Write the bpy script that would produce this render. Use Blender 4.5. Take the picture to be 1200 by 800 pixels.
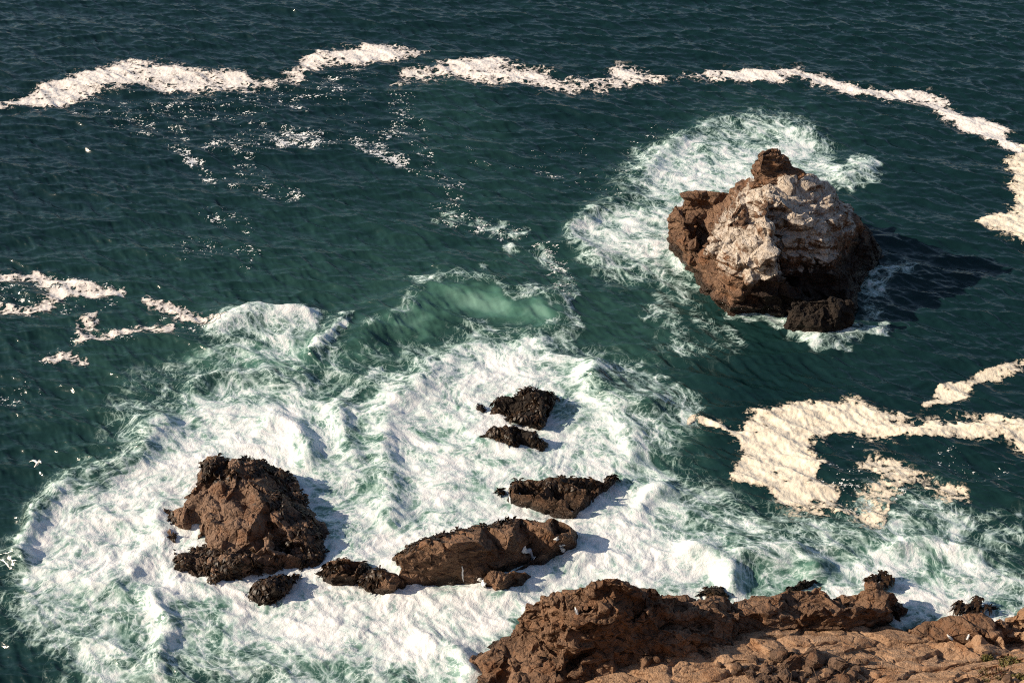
import bpy, bmesh, math, random
import numpy as np
from mathutils import Vector, Matrix, geometry
from mathutils.bvhtree import BVHTree

random.seed(7)
rng = np.random.default_rng(7)
for o in list(bpy.data.objects):
    bpy.data.objects.remove(o, do_unlink=True)
SC = bpy.context.scene
COL = SC.collection

# ------------------------------------------------------------------ camera
CAM_H, PITCH, LENS = 60.0, 35.0, 50.0
cd = bpy.data.cameras.new('camera')
cam = bpy.data.objects.new('camera', cd); COL.objects.link(cam)
cam.location = (0, 0, CAM_H)
cam.rotation_euler = (math.radians(90 - PITCH), 0, 0)
cd.lens = LENS; cd.sensor_width = 36.0; cd.clip_end = 20000; cd.clip_start = 0.5
SC.camera = cam

# ------------------------------------------------------------------ light
SUN_EL = 29.0
SUN_AZ = 184.0          # direction towards the sun, degrees counter-clockwise from +X
world = bpy.data.worlds.new('World'); SC.world = world; world.use_nodes = True
wt = world.node_tree; wt.nodes.clear()
wo = wt.nodes.new('ShaderNodeOutputWorld'); wb = wt.nodes.new('ShaderNodeBackground')
sky = wt.nodes.new('ShaderNodeTexSky'); sky.sky_type = 'NISHITA'; sky.sun_disc = False
sky.sun_elevation = math.radians(SUN_EL)
sky.sun_rotation = math.radians(90 - SUN_AZ)
wb.inputs['Strength'].default_value = 0.09
wt.links.new(sky.outputs[0], wb.inputs[0]); wt.links.new(wb.outputs[0], wo.inputs[0])
sl = bpy.data.lights.new('sun', 'SUN'); sl.energy = 5.0; sl.angle = math.radians(0.5); sl.color = (1.0, 0.845, 0.655)
sun = bpy.data.objects.new('sun', sl); COL.objects.link(sun)
sa, se = math.radians(SUN_AZ), math.radians(SUN_EL)
sdir = Vector((math.cos(sa)*math.cos(se), math.sin(sa)*math.cos(se), math.sin(se)))
sun.rotation_euler = sdir.to_track_quat('Z', 'Y').to_euler()
sun.location = sdir * 300
SC.view_settings.view_transform = 'Standard'; SC.view_settings.look = 'None'
SC.view_settings.exposure = 0.40; SC.view_settings.gamma = 1.0
SC.cycles.filter_width = 1.1
SC.cycles.use_denoising = False

# ------------------------------------------------------------------ survey helpers: photo pixel + height -> point in the place
FPX = LENS / 36.0 * 1200.0
cp, sp = math.cos(math.radians(PITCH)), math.sin(math.radians(PITCH))
def at(px, py, z=0.0):
    u = (px - 600.0) / FPX; v = (400.0 - py) / FPX
    d = (u, cp + v * sp, -sp + v * cp)
    t = (z - CAM_H) / d[2]
    return Vector((d[0]*t, d[1]*t, z))
def to_px(x, y, z):
    dz = z - CAM_H
    depth = y * cp - dz * sp
    return 600.0 + FPX * x / depth, 400.0 - FPX * (y * sp + dz * cp) / depth

# ------------------------------------------------------------------ numpy noise
def _hash(ix, iy, iz, seed):
    h = (ix.astype(np.uint32) * np.uint32(374761393) + iy.astype(np.uint32) * np.uint32(668265263)
         + iz.astype(np.uint32) * np.uint32(2147483647 - 1640531527 % 1000003) + np.uint32((seed * 974711 + 12345) & 0xffffffff))
    h ^= h >> np.uint32(13); h *= np.uint32(1274126177); h ^= h >> np.uint32(16)
    h *= np.uint32(2246822519); h ^= h >> np.uint32(13)
    return h
_G = np.array([[1,1,0],[-1,1,0],[1,-1,0],[-1,-1,0],[1,0,1],[-1,0,1],[1,0,-1],[-1,0,-1],
               [0,1,1],[0,-1,1],[0,1,-1],[0,-1,-1],[1,1,0],[-1,1,0],[0,-1,1],[0,-1,-1]], np.float32)
def perlin(x, y, z, seed=0):
    x = np.asarray(x, np.float32); y = np.asarray(y, np.float32); z = np.asarray(z, np.float32)
    x, y, z = np.broadcast_arrays(x, y, z)
    fx, fy, fz = np.floor(x), np.floor(y), np.floor(z)
    ix, iy, iz = fx.astype(np.int64), fy.astype(np.int64), fz.astype(np.int64)
    dx, dy, dz = x - fx, y - fy, z - fz
    ux, uy, uz = [t*t*t*(t*(t*6-15)+10) for t in (dx, dy, dz)]
    out = np.zeros(x.shape, np.float32)
    for a in (0, 1):
        wx = ux if a else 1-ux
        for b in (0, 1):
            wy = uy if b else 1-uy
            for c in (0, 1):
                wz = uz if c else 1-uz
                g = _G[_hash(ix+a, iy+b, iz+c, seed) & np.uint32(15)]
                out += wx*wy*wz*(g[..., 0]*(dx-a) + g[..., 1]*(dy-b) + g[..., 2]*(dz-c))
    return out
def perlin2(x, y, seed=0):
    x = np.asarray(x, np.float32); y = np.asarray(y, np.float32)
    fx, fy = np.floor(x), np.floor(y)
    ix, iy = fx.astype(np.int64), fy.astype(np.int64)
    dx, dy = x-fx, y-fy
    ux, uy = [t*t*t*(t*(t*6-15)+10) for t in (dx, dy)]
    out = np.zeros(x.shape, np.float32); zz = np.zeros_like(ix)
    for a in (0, 1):
        for b in (0, 1):
            ang = (_hash(ix+a, iy+b, zz, seed) & np.uint32(1023)).astype(np.float32) * np.float32(2*math.pi/1024)
            out += (ux if a else 1-ux)*(uy if b else 1-uy)*(np.cos(ang)*(dx-a)+np.sin(ang)*(dy-b))
    return out * 1.4
def fbm2(x, y, octv=4, seed=0, gain=.5):
    s = 0; a = 1.0
    for i in range(octv):
        s = s + a*perlin2(x*2**i + 17.3*i, y*2**i - 9.1*i, seed+i); a *= gain
    return s
def fbm3(p, octv=4, seed=0, gain=.5):
    s = 0; a = 1.0
    for i in range(octv):
        f = 2**i; s = s + a*perlin(p[:,0]*f+11.7*i, p[:,1]*f, p[:,2]*f-5.3*i, seed+i); a *= gain
    return s
def voronoi3(p, seed=0):
    f = np.floor(p).astype(np.int64)
    d1 = np.full(len(p), 9e9, np.float32); d2 = d1.copy(); cid = np.zeros(len(p), np.float32); dl = np.zeros(p.shape, np.float32)
    for a in (-1,0,1):
        for b in (-1,0,1):
            for c in (-1,0,1):
                i, j, k = f[:,0]+a, f[:,1]+b, f[:,2]+c
                h = _hash(i, j, k, seed); h2 = _hash(i, j, k, seed+31); h3 = _hash(i, j, k, seed+67)
                q = np.stack([i + (h & np.uint32(1023))/1023., j + (h2 & np.uint32(1023))/1023., k + (h3 & np.uint32(1023))/1023.], 1)
                d = ((q-p)**2).sum(1).astype(np.float32)
                m = d < d1
                d2 = np.where(m, d1, np.minimum(d2, d))
                cid = np.where(m, ((h >> np.uint32(12)) & np.uint32(1023))/1023., cid)
                d1 = np.where(m, d, d1); dl = np.where(m[:, None], p-q, dl)
    tl = np.stack([cid*37.71 % 1, cid*91.37 % 1, cid*53.13 % 1], 1)-.5
    return np.sqrt(d1), np.sqrt(d2), cid, (dl*tl).sum(1)*2
def sstep(a, b, x):
    t = np.clip((x-a)/(b-a), 0, 1); return t*t*(3-2*t)

# ------------------------------------------------------------------ material helpers
def new_mat(name):
    m = bpy.data.materials.new(name); m.use_nodes = True
    nt = m.node_tree; nt.nodes.clear()
    out = nt.nodes.new('ShaderNodeOutputMaterial')
    return m, nt, out
class NB:
    def __init__(s, nt): s.nt = nt
    def n(s, t, **kw):
        nd = s.nt.nodes.new(t)
        for k, v in kw.items(): setattr(nd, k, v)
        return nd
    def set(s, sock, v):
        if hasattr(v, 'is_output') or isinstance(v, bpy.types.NodeSocket): s.nt.links.new(v, sock)
        else: sock.default_value = v
    def math(s, op, a, b=None, c=None, clamp=False):
        nd = s.n('ShaderNodeMath', operation=op, use_clamp=clamp)
        s.set(nd.inputs[0], a)
        if b is not None: s.set(nd.inputs[1], b)
        if c is not None: s.set(nd.inputs[2], c)
        return nd.outputs[0]
    def smooth(s, v, a, b, lo=0., hi=1.):
        nd = s.n('ShaderNodeMapRange', interpolation_type='SMOOTHSTEP')
        s.set(nd.inputs[0], v); s.set(nd.inputs[1], a); s.set(nd.inputs[2], b); s.set(nd.inputs[3], lo); s.set(nd.inputs[4], hi)
        return nd.outputs[0]
    def mix(s, f, a, b):
        nd = s.n('ShaderNodeMix', data_type='RGBA')
        s.set(nd.inputs[0], f); s.set(nd.inputs[6], a); s.set(nd.inputs[7], b)
        return nd.outputs[2]
    def noise(s, vec, scale, detail=4, rough=.55, dist=0.):
        nd = s.n('ShaderNodeTexNoise'); s.set(nd.inputs['Vector'], vec)
        nd.inputs['Scale'].default_value = scale; nd.inputs['Detail'].default_value = detail
        nd.inputs['Roughness'].default_value = rough; nd.inputs['Distortion'].default_value = dist
        return nd.outputs['Fac']
    def attr(s, name):
        return s.n('ShaderNodeAttribute', attribute_name=name)
    def scalev(s, vec, xyz):
        nd = s.n('ShaderNodeVectorMath', operation='MULTIPLY'); s.set(nd.inputs[0], vec); nd.inputs[1].default_value = xyz
        return nd.outputs[0]
def c4(r, g, b): return (r, g, b, 1.0)

# ------------------------------------------------------------------ object helpers
def mesh_np(name, verts, faces, mat=None, smooth=True):
    """faces: (n,3) or (n,4) int array"""
    me = bpy.data.meshes.new(name)
    verts = np.asarray(verts, np.float32); faces = np.asarray(faces, np.int32)
    k = faces.shape[1]
    me.vertices.add(len(verts)); me.vertices.foreach_set('co', verts.ravel())
    me.loops.add(faces.size); me.loops.foreach_set('vertex_index', faces.ravel())
    me.polygons.add(len(faces))
    me.polygons.foreach_set('loop_start', np.arange(0, faces.size, k, dtype=np.int32))
    try: me.polygons.foreach_set('loop_total', np.full(len(faces), k, np.int32))
    except Exception: pass
    me.update(calc_edges=True)
    if smooth: me.polygons.foreach_set('use_smooth', np.ones(len(faces), bool))
    if mat: me.materials.append(mat)
    return me
def fattr(me, name, arr):
    a = me.attributes.new(name, 'FLOAT', 'POINT'); a.data.foreach_set('value', np.asarray(arr, np.float32).ravel())
def vattr(me, name, arr):
    a = me.attributes.new(name, 'FLOAT_VECTOR', 'POINT'); a.data.foreach_set('vector', np.asarray(arr, np.float32).ravel())
def link(name, me, parent=None):
    o = bpy.data.objects.new(name, me); COL.objects.link(o)
    if parent: o.parent = parent
    return o
def tag(o, label=None, cat=None, group=None, kind=None):
    if label: o['label'] = label
    if cat: o['category'] = cat
    if group: o['group'] = group
    if kind: o['kind'] = kind
    return o
def empty(name, label, cat, loc=(0,0,0), group=None):
    o = bpy.data.objects.new(name, None); COL.objects.link(o); o.location = loc
    o.empty_display_size = .3
    return tag(o, label, cat, group)

# ================================================================== WATER FIELDS (painted as a chart of the sea surface)
GX0, GX1, GY0, GY1, GS = -240., 1440., -120., 960., 3.
gxs = np.arange(GX0, GX1+GS, GS); gys = np.arange(GY0, GY1+GS, GS)
GXX, GYY = np.meshgrid(gxs, gys)
def blur(a, r):
    if r <= 0: return a
    s = r/GS; n = int(math.ceil(3*s)); k = np.exp(-.5*(np.arange(-n, n+1)/s)**2); k /= k.sum()
    ap = np.pad(a, ((n, n), (0, 0)), 'edge'); a = sum(k[i]*ap[i:i+a.shape[0]] for i in range(2*n+1))
    ap = np.pad(a, ((0, 0), (n, n)), 'edge'); return sum(k[i]*ap[:, i:i+a.shape[1]] for i in range(2*n+1))
def polymask(pts):
    ins = np.zeros(GXX.shape, bool); n = len(pts)
    for i in range(n):
        x1, y1 = pts[i]; x2, y2 = pts[(i+1) % n]
        if y1 == y2: continue
        c = ((y1 > GYY) != (y2 > GYY)) & (GXX < (x2-x1)*(GYY-y1)/(y2-y1)+x1)
        ins ^= c
    return ins.astype(np.float32)
def linedist(pts):
    d = np.full(GXX.shape, 1e9)
    for (x1, y1), (x2, y2) in zip(pts[:-1], pts[1:]):
        vx, vy = x2-x1, y2-y1; L = vx*vx+vy*vy+1e-9
        t = np.clip(((GXX-x1)*vx+(GYY-y1)*vy)/L, 0, 1)
        # rows are foreshortened: a pixel up or down is farther than a pixel sideways
        d = np.minimum(d, np.hypot(GXX-x1-t*vx, (GYY-y1-t*vy)*1.45))
    return d
def paint(F, ops):
    for op in ops:
        if op[0] == 'p':
            _, val, bl, pts = op; m = blur(polymask(pts), bl)
        else:
            _, val, w, bl, pts = op; m = np.clip(1-(linedist(pts)-w)/max(bl, 1e-3), 0, 1); m = m*m*(3-2*m)
        F = F*(1-m)+val*m
    return F
Z0 = np.zeros(GXX.shape, np.float32)

FOAM = paint(Z0, [
    # broad thin lace round the breaking zone
    ('p', .26, 22, [(120,470),(150,430),(250,400),(380,380),(460,400),(560,390),(700,400),(790,440),(800,500),(830,560),(900,600),(1000,590),(1130,610),(1200,640),(1240,720),(900,720),(760,800),(0,860),(-60,700),(20,600),(110,540)]),
    ('p', .15, 18, [(760,380),(850,360),(880,400),(840,450),(770,430)]),
    ('p', .34, 16, [(200,440),(260,400),(360,400),(420,430),(400,470),(250,470)]),
    # main white surf
    ('p', .80, 11, [(25,610),(90,565),(150,535),(175,500),(240,478),(320,458),(390,468),(440,480),(462,440),(500,412),(560,398),(650,410),(695,430),(718,470),(735,520),(775,550),(790,590),(800,640),(850,680),(840,710),(600,720),(570,860),(230,880),(110,800),(40,740),(12,670)]),
    ('p', .56, 14, [(-10,700),(90,690),(200,700),(280,730),(300,790),(250,860),(20,860)]),
    ('p', .45, 10, [(300,770),(420,780),(560,790),(560,860),(300,860)]),
    ('p', .98, 14, [(150,600),(190,540),(230,500),(330,490),(370,520),(400,600),(470,620),(560,610),(700,560),(770,580),(790,640),(800,690),(600,720),(560,770),(420,770),(330,740),(220,700),(160,650)]),
    ('p', .92, 10, [(60,620),(150,560),(200,520),(200,600),(180,680),(90,670)]),
    ('p', .90, 10, [(462,520),(470,450),(520,415),(600,412),(670,430),(710,470),(720,520),(640,540),(540,540)]),
    # channel of thinner foam between islet and middle rocks, in the rock shade
    ('p', .58, 9, [(385,480),(420,470),(455,480),(462,540),(470,600),(440,610),(410,560)]),
    ('p', .62, 9, [(340,540),(400,560),(440,600),(430,640),(395,630),(370,590)]),
    ('p', .60, 8, [(505,470),(545,478),(550,520),(520,535),(495,510)]),
    ('p', .55, 9, [(650,430),(690,470),(700,520),(660,520),(640,490)]),
    ('p', .52, 9, [(700,455),(760,470),(790,520),(760,550),(720,520)]),
    ('p', .70, 7, [(60,690),(180,690),(230,720),(120,740)]),
    # arms of foam
    ('l', .78, 7, 16, [(262,384),(300,370),(345,366),(370,372)]),
    ('p', .62, 9, [(270,385),(360,370),(370,395),(340,425),(290,420),(260,430),(280,405)]),
    ('l', .62, 3, 8, [(360,415),(385,395),(398,375)]),
    ('l', .66, 4, 9, [(225,458),(255,446),(275,448)]),
    ('l', .48, 4, 10, [(275,450),(320,446),(365,440)]),
    ('l', .60, 2, 6, [(408,455),(420,440),(432,433)]),
    ('l', .45, 10, 16, [(700,425),(760,445),(800,480)]),
    ('l', .55, 12, 16, [(735,560),(790,575)]),
    ('l', .40, 8, 14, [(620,345),(650,350),(655,375),(640,390)]),
    ('l', .30, 5, 14, [(445,378),(482,350),(530,333),(588,335),(640,358)]), ('l', .34, 8, 14, [(500,332),(560,326)]),
    ('l', .32, 5, 10, [(600,285),(630,300),(650,320),(655,345)]),
    ('l', .30, 4, 9, [(520,250),(545,258),(600,265)]),
    # right-hand shore surf
    ('p', .50, 12, [(800,560),(840,590),(900,610),(1000,620),(1120,640),(1130,690),(1000,690),(860,690),(800,660)]),
    ('p', .88, 9, [(800,640),(850,655),(862,690),(950,672),(1010,664),(1060,670),(1100,690),(1180,712),(1260,712),(1260,740),(1050,745),(840,720),(790,700)]),
    ('p', .50, 8, [(865,655),(920,650),(935,672),(870,685)]),
    ('p', .75, 10, [(1040,660),(1090,640),(1140,640),(1190,670),(1220,700),(1100,710)]),
    ('p', .42, 8, [(1098,672),(1140,668),(1150,685),(1110,690)]),
    ('p', .44, 10, [(1010,570),(1090,570),(1130,590),(1190,620),(1150,640),(1040,640),(980,620)]),
    # sea stack wash
    ('p', .30, 14, [(660,290),(690,240),(720,200),(800,150),(880,130),(960,150),(1010,190),(990,215),(900,240),(800,300),(850,350),(760,350),(700,330)]),
    ('p', .66, 9, [(760,195),(800,175),(830,150),(880,138),(940,148),(965,170),(975,200),(940,215),(860,230),(790,235),(745,215)]),
    ('p', .80, 9, [(740,200),(800,190),(860,195),(900,205),(880,225),(800,240),(770,225)]),
    ('p', .45, 7, [(820,150),(880,145),(890,165),(840,175)]),
    ('p', .70, 9, [(672,280),(700,245),(760,235),(800,250),(800,300),(820,325),(760,325),(700,310)]),
    ('p', .45, 8, [(775,215),(810,215),(812,232),(785,236)]),
    ('l', .55, 6, 9, [(985,207),(1010,203),(1020,195),(1015,188)]),
    ('l', .62, 6, 10, [(960,195),(990,207)]),
    ('l', .80, 5, 10, [(845,322),(858,345)]),
    ('l', .56, 8, 12, [(870,362),(905,372),(940,390),(970,400)]),
    ('l', .52, 7, 12, [(960,407),(1000,402),(1035,393),(1045,380)]),
    ('p', .46, 9, [(1005,345),(1030,310),(1060,300),(1050,340),(1020,370),(1010,385)]),
    ('l', .34, 8, 16, [(770,360),(790,395),(815,410)]),
    ('l', .28, 6, 14, [(800,350),(840,375),(850,400)]),
    # left waters
    # the last white: water poured round the rocks
    ('l', .97, 6, 14, [(185,600),(190,650),(220,690),(270,700),(300,680)]),
    ('l', .95, 8, 16, [(430,650),(470,700),(560,700),(640,670),(690,640)]),
    ('l', .95, 6, 14, [(555,495),(640,500)]),
    ('p', .05, 16, [(-60,715),(15,735),(45,770),(95,800),(90,860),(-60,860)]),
    ('p', .30, 10, [(225,780),(270,786),(330,790),(345,840),(220,840)]),
    ('p', .40, 8, [(120,690),(165,682),(200,700),(160,712)]),
])*.81
FLECK = paint(Z0, [
    ('p', .50, 12, [(60,110),(180,108),(330,104),(340,130),(250,150),(130,140)]),
    ('l', .62, 5, 14, [(200,165),(215,180),(235,200),(250,215)]),
    ('l', .50, 10, 22, [(260,170),(330,160),(380,160)]),
    ('l', .66, 5, 14, [(330,165),(385,158),(415,165),(450,182),(490,197)]),
    ('l', .46, 10, 20, [(470,110),(470,150),(440,160)]),
    ('l', .55, 6, 12, [(455,155),(490,158)]),
    ('l', .50, 8, 18, [(285,215),(310,225),(340,230)]),
    ('l', .34, 10, 24, [(420,115),(400,150)]),
    ('l', .55, 4, 9, [(625,193),(640,205),(650,212)]),
    ('l', .30, 10, 20, [(560,185),(620,190),(700,170)]),
    ('l', .40, 8, 16, [(510,245),(545,265),(590,268)]),
    ('l', .34, 8, 16, [(610,280),(640,300),(655,330)]),
    ('l', .42, 8, 16, [(225,285),(280,295),(290,310)]),
    ('l', .50, 10, 16, [(0,332),(60,332),(130,345)]),
    ('l', .42, 10, 16, [(150,390),(90,400),(50,420)]),
    ('l', .42, 8, 14, [(0,472),(30,460)]),
    ('l', .40, 14, 20, [(300,110),(360,115),(420,90)]),
    ('p', .40, 12, [(950,515),(1040,520),(1100,555),(1130,600),(1020,620),(900,600),(900,585)]),
    ('l', .45, 6, 14, [(1110,525),(1105,545)]),
    ('l', .46, 7, 14, [(520,245),(560,262),(600,268)]), ('l', .40, 7, 14, [(200,300),(260,290),(300,300)]), ('l', .44, 8, 16, [(300,150),(290,190),(310,230)]),
    ('l', .42, 10, 18, [(480,150),(500,190),(540,230)]), ('l', .42, 10, 18, [(100,130),(160,150),(210,160)]), ('l', .5, 8, 14, [(640,290),(655,320),(650,345)]),
    ('l', .46, 8, 14, [(330,112),(350,118),(400,105)]), ('l', .42, 9, 16, [(0,345),(60,360),(110,352)]), ('l', .42, 9, 16, [(200,380),(250,390)]), ('l', .4, 8, 14, [(240,250),(290,262)]),
    ('l', .3, 20, 30, [(690,215),(740,205),(770,160)]),
    ('l', .35, 14, 20, [(1060,560),(1160,555)]),
])
AER = np.clip(blur(FOAM, 28)*1.12, 0, .8)
AER = np.maximum(AER, paint(Z0, [
    ('p', .28, 45, [(0,300),(300,240),(560,200),(700,230),(790,330),(830,420),(800,520),(860,600),(1100,620),(1240,640),(1240,700),(0,700)]),
    ('p', .36, 30, [(100,470),(180,400),(420,330),(640,300),(800,340),(880,380),(790,430),(780,560),(100,560)]),
    ('l', .80, 10, 26, [(470,378),(520,360),(580,362),(620,375)]),
    ('l', .70, 8, 26, [(240,420),(300,425),(360,410)]),
    ('l', .55, 10, 30, [(380,420),(440,415)]),
    ('p', .50, 20, [(700,420),(790,440),(810,560),(760,540),(720,470)]),
    ('l', .85, 8, 18, [(780,225),(805,228)]),
    ('p', .55, 20, [(820,600),(1000,640),(1150,600),(1180,640),(950,680),(850,670)]),
    ('l', .9, 6, 14, [(875,668),(925,662)]),
    ('l', .2, 30, 60, [(520,120),(560,230)]),
]))
AER = blur(AER, 5)
# swell and surge: heights in metres along crests
HGT = Z0.copy()
for amp, w, pts in [
    (.75, 32, [(440,382),(480,352),(530,336),(585,338),(640,362)]),
    (-.55, 20, [(470,400),(540,398),(600,400)]),
    (.45, 17, [(458,600),(455,540),(460,480),(490,428),(550,402),(630,408),(690,432),(722,480),(740,530)]),
    (1.0, 14, [(262,380),(310,366),(365,366)]),
    (.6, 10, [(365,415),(398,378)]),
    (.6, 11, [(228,456),(262,445),(350,443)]),
    (.7, 16, [(15,660),(40,605),(90,565),(155,535),(185,497)]),
    (.7, 14, [(318,500),(345,505),(358,540)]),
    (.5, 14, [(400,480),(420,540)]),
    (.4, 16, [(170,650),(120,690),(200,700)]),
    (.5, 12, [(180,700),(200,745),(190,790)]),
    (.5, 14, [(500,745),(540,765),(560,790)]),
    (.9, 14, [(870,650),(925,648),(950,660)]),
    (.9, 14, [(820,655),(855,665),(862,690)]),
    (.5, 12, [(1055,650),(1100,640),(1150,655)]),
    (.5, 12, [(700,300),(670,280),(700,240),(760,200),(820,150),(890,135),(960,160)]),
    (.6, 8, [(985,207),(1020,194)]),
    (.6, 8, [(960,405),(1035,390)]),
    (.6, 12, [(755,590),(790,578)]),
    (.8, 20, [(760,470),(700,440)]),
]:
    HGT += amp*np.exp(-(linedist(pts)/w)**2)
for pts in ([(796,303),(812,322),(850,350),(900,366)],[(925,375),(945,390),(966,398),(1000,385)],[(186,600),(192,645),(214,680),(250,692)],[(462,665),(482,692),(540,694)],[(558,690),(600,700),(680,645)],[(580,582),(620,604),(672,614)],[(556,486),(600,500)],[(556,520),(605,536)]):
    HGT += .28*np.exp(-(linedist(pts)/9)**2)
HGT = blur(HGT, 4)

def sample(field, px, py):
    fx = np.clip((px-GX0)/GS, 0, field.shape[1]-1.001); fy = np.clip((py-GY0)/GS, 0, field.shape[0]-1.001)
    ix, iy = fx.astype(int), fy.astype(int); tx, ty = fx-ix, fy-iy
    return ((field[iy, ix]*(1-tx)+field[iy, ix+1]*tx)*(1-ty) + (field[iy+1, ix]*(1-tx)+field[iy+1, ix+1]*tx)*ty)

# -------- swirling of the surface: coordinates carried along eddies, so foam draws out into streaks
WX0, WX1, WY0, WY1, WS = -90., 90., 30., 190., .3
wxs = np.arange(WX0, WX1+WS, WS); wys = np.arange(WY0, WY1+WS, WS)
WX, WY = np.meshgrid(wxs.astype(np.float32), wys.astype(np.float32))
psi = 5.0*perlin2(WX/11, WY/11, 3) + 1.8*perlin2(WX/4.5, WY/4.5, 9) + .5*perlin2(WX/1.9, WY/1.9, 21)
for (px, py, st, rad) in [(590,480,9,7.5),(290,620,-7,8.5),(900,300,-9,10),(420,540,5,4),(560,360,-4,5),(950,560,4,6),(1130,690,5,4),(120,640,5,5),(740,500,-4,4)]:
    c = at(px, py); psi += st*np.exp(-(((WX-c.x)**2+(WY-c.y)**2)/rad**2))
VX = np.gradient(psi, WS, axis=0); VY = -np.gradient(psi, WS, axis=1)
def wsample(field, x, y):
    fx = np.clip((x-WX0)/WS, 0, field.shape[1]-1.001); fy = np.clip((y-WY0)/WS, 0, field.shape[0]-1.001)
    ix, iy = fx.astype(int), fy.astype(int); tx, ty = fx-ix, fy-iy
    return ((field[iy, ix]*(1-tx)+field[iy, ix+1]*tx)*(1-ty) + (field[iy+1, ix]*(1-tx)+field[iy+1, ix+1]*tx)*ty)
FX, FY = WX.copy(), WY.copy()
for _ in range(10):
    vx, vy = wsample(VX, FX, FY), wsample(VY, FX, FY)
    FX = FX - .13*vx; FY = FY - .13*vy
    if _ == 3: GX, GY = FX.copy(), FY.copy()

# -------- wind waves
def ocean(N, L, lam0, lam_min, ang, spread, std, seed):
    r = np.random.default_rng(seed)
    k1 = np.fft.fftfreq(N, L/N)*2*math.pi; KX, KY = np.meshgrid(k1, k1); K = np.hypot(KX, KY); K[0, 0] = 1e-6
    kp = 2*math.pi/lam0
    S = np.exp(-1.25*(kp/K)**2)/K**3.6*np.exp(-(K*lam_min/2/math.pi)**2*.5)
    c = (KX*math.cos(ang)+KY*math.sin(ang))/K
    S = S*np.abs(c)**spread*np.where(c > 0, 1, .12); S[0, 0] = 0
    h = np.sqrt(S)*(r.normal(size=(N, N))+1j*r.normal(size=(N, N)))
    H = np.fft.ifft2(h).real; k = std/H.std(); sg = H.std()*1.7; H = sg*np.tanh(H/sg)
    DX = np.fft.ifft2(-1j*KX/K*h).real*k; DY = np.fft.ifft2(-1j*KY/K*h).real*k
    return H*k, DX, DY, L, N
OA = ocean(512, 83., 9.0, .9, math.radians(-100), 6.0, .13, 1)
OB = ocean(512, 37., 2.7, .34, math.radians(-104), 6.0, .080, 2)
def osamp(O, x, y, rot):
    H, DX, DY, L, N = O; c, s = math.cos(rot), math.sin(rot)
    xr, yr = x*c-y*s, x*s+y*c
    fx, fy = (xr/L % 1)*N, (yr/L % 1)*N; ix, iy = fx.astype(int) % N, fy.astype(int) % N; tx, ty = fx-np.floor(fx), fy-np.floor(fy)
    jx, jy = (ix+1) % N, (iy+1) % N
    f = lambda A: (A[iy, ix]*(1-tx)+A[iy, jx]*tx)*(1-ty)+(A[jy, ix]*(1-tx)+A[jy, jx]*tx)*ty
    h, a, b = f(H), f(DX), f(DY)
    return h, a*c+b*s, -a*s+b*c

def surface(x, y):
    """sea surface at plan position: height, sideways drift, foam, fleck, aeration, flow coordinates"""
    x = np.asarray(x, np.float64); y = np.asarray(y, np.float64)
    w1 = 1.5*fbm2(x/7, y/7, 3, 41); w2 = 1.5*fbm2(x/7, y/7, 3, 57)
    px, py = to_px(x+w1*.55, y+w2*.55, 0*x)
    px2, py2 = to_px(x+w1*1.1+.6*perlin2(x*1.1, y*1.1, 71), y+w2*1.3+.7*perlin2(x*1.1, y*1.1, 72), 0*x)
    foam = sample(FOAM, px2, py2); fleck = sample(FLECK, px, py); aer = sample(AER, px2, py2); hh = sample(HGT, px, py)
    fx, fy = wsample(FX, x, y), wsample(FY, x, y)
    h1, a1, b1 = osamp(OA, x, y, .0); h2, a2, b2 = osamp(OB, x, y, .23)
    calm = 1-.55*sstep(.2, .8, foam)
    near = np.clip(np.minimum((95-np.abs(x))/15, np.minimum((y-40)/5+1, (195-y)/20)), 0, 1)
    churn = sstep(.25, .85, foam)
    gx, gy = wsample(GX, x, y), wsample(GY, x, y)
    t1 = np.abs(fbm2(gx/3.4, gy/3.4, 2, 80)); t2 = np.abs(fbm2(gx/1.25+3, gy/1.25, 2, 90)); t3 = fbm2(x/5, y/5, 2, 95); t4 = np.abs(fbm2(gx/.5, gy/.5, 2, 97))
    z = ((h1+h2)*calm + hh + churn*(.14*t1+.10*t2+.03*t4+.2*t3))*near
    dx = 0*a1; dy = -(b1*.8+b2*.45)*calm*near
    return z, dx, dy, foam, fleck, aer, fx, fy

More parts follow.
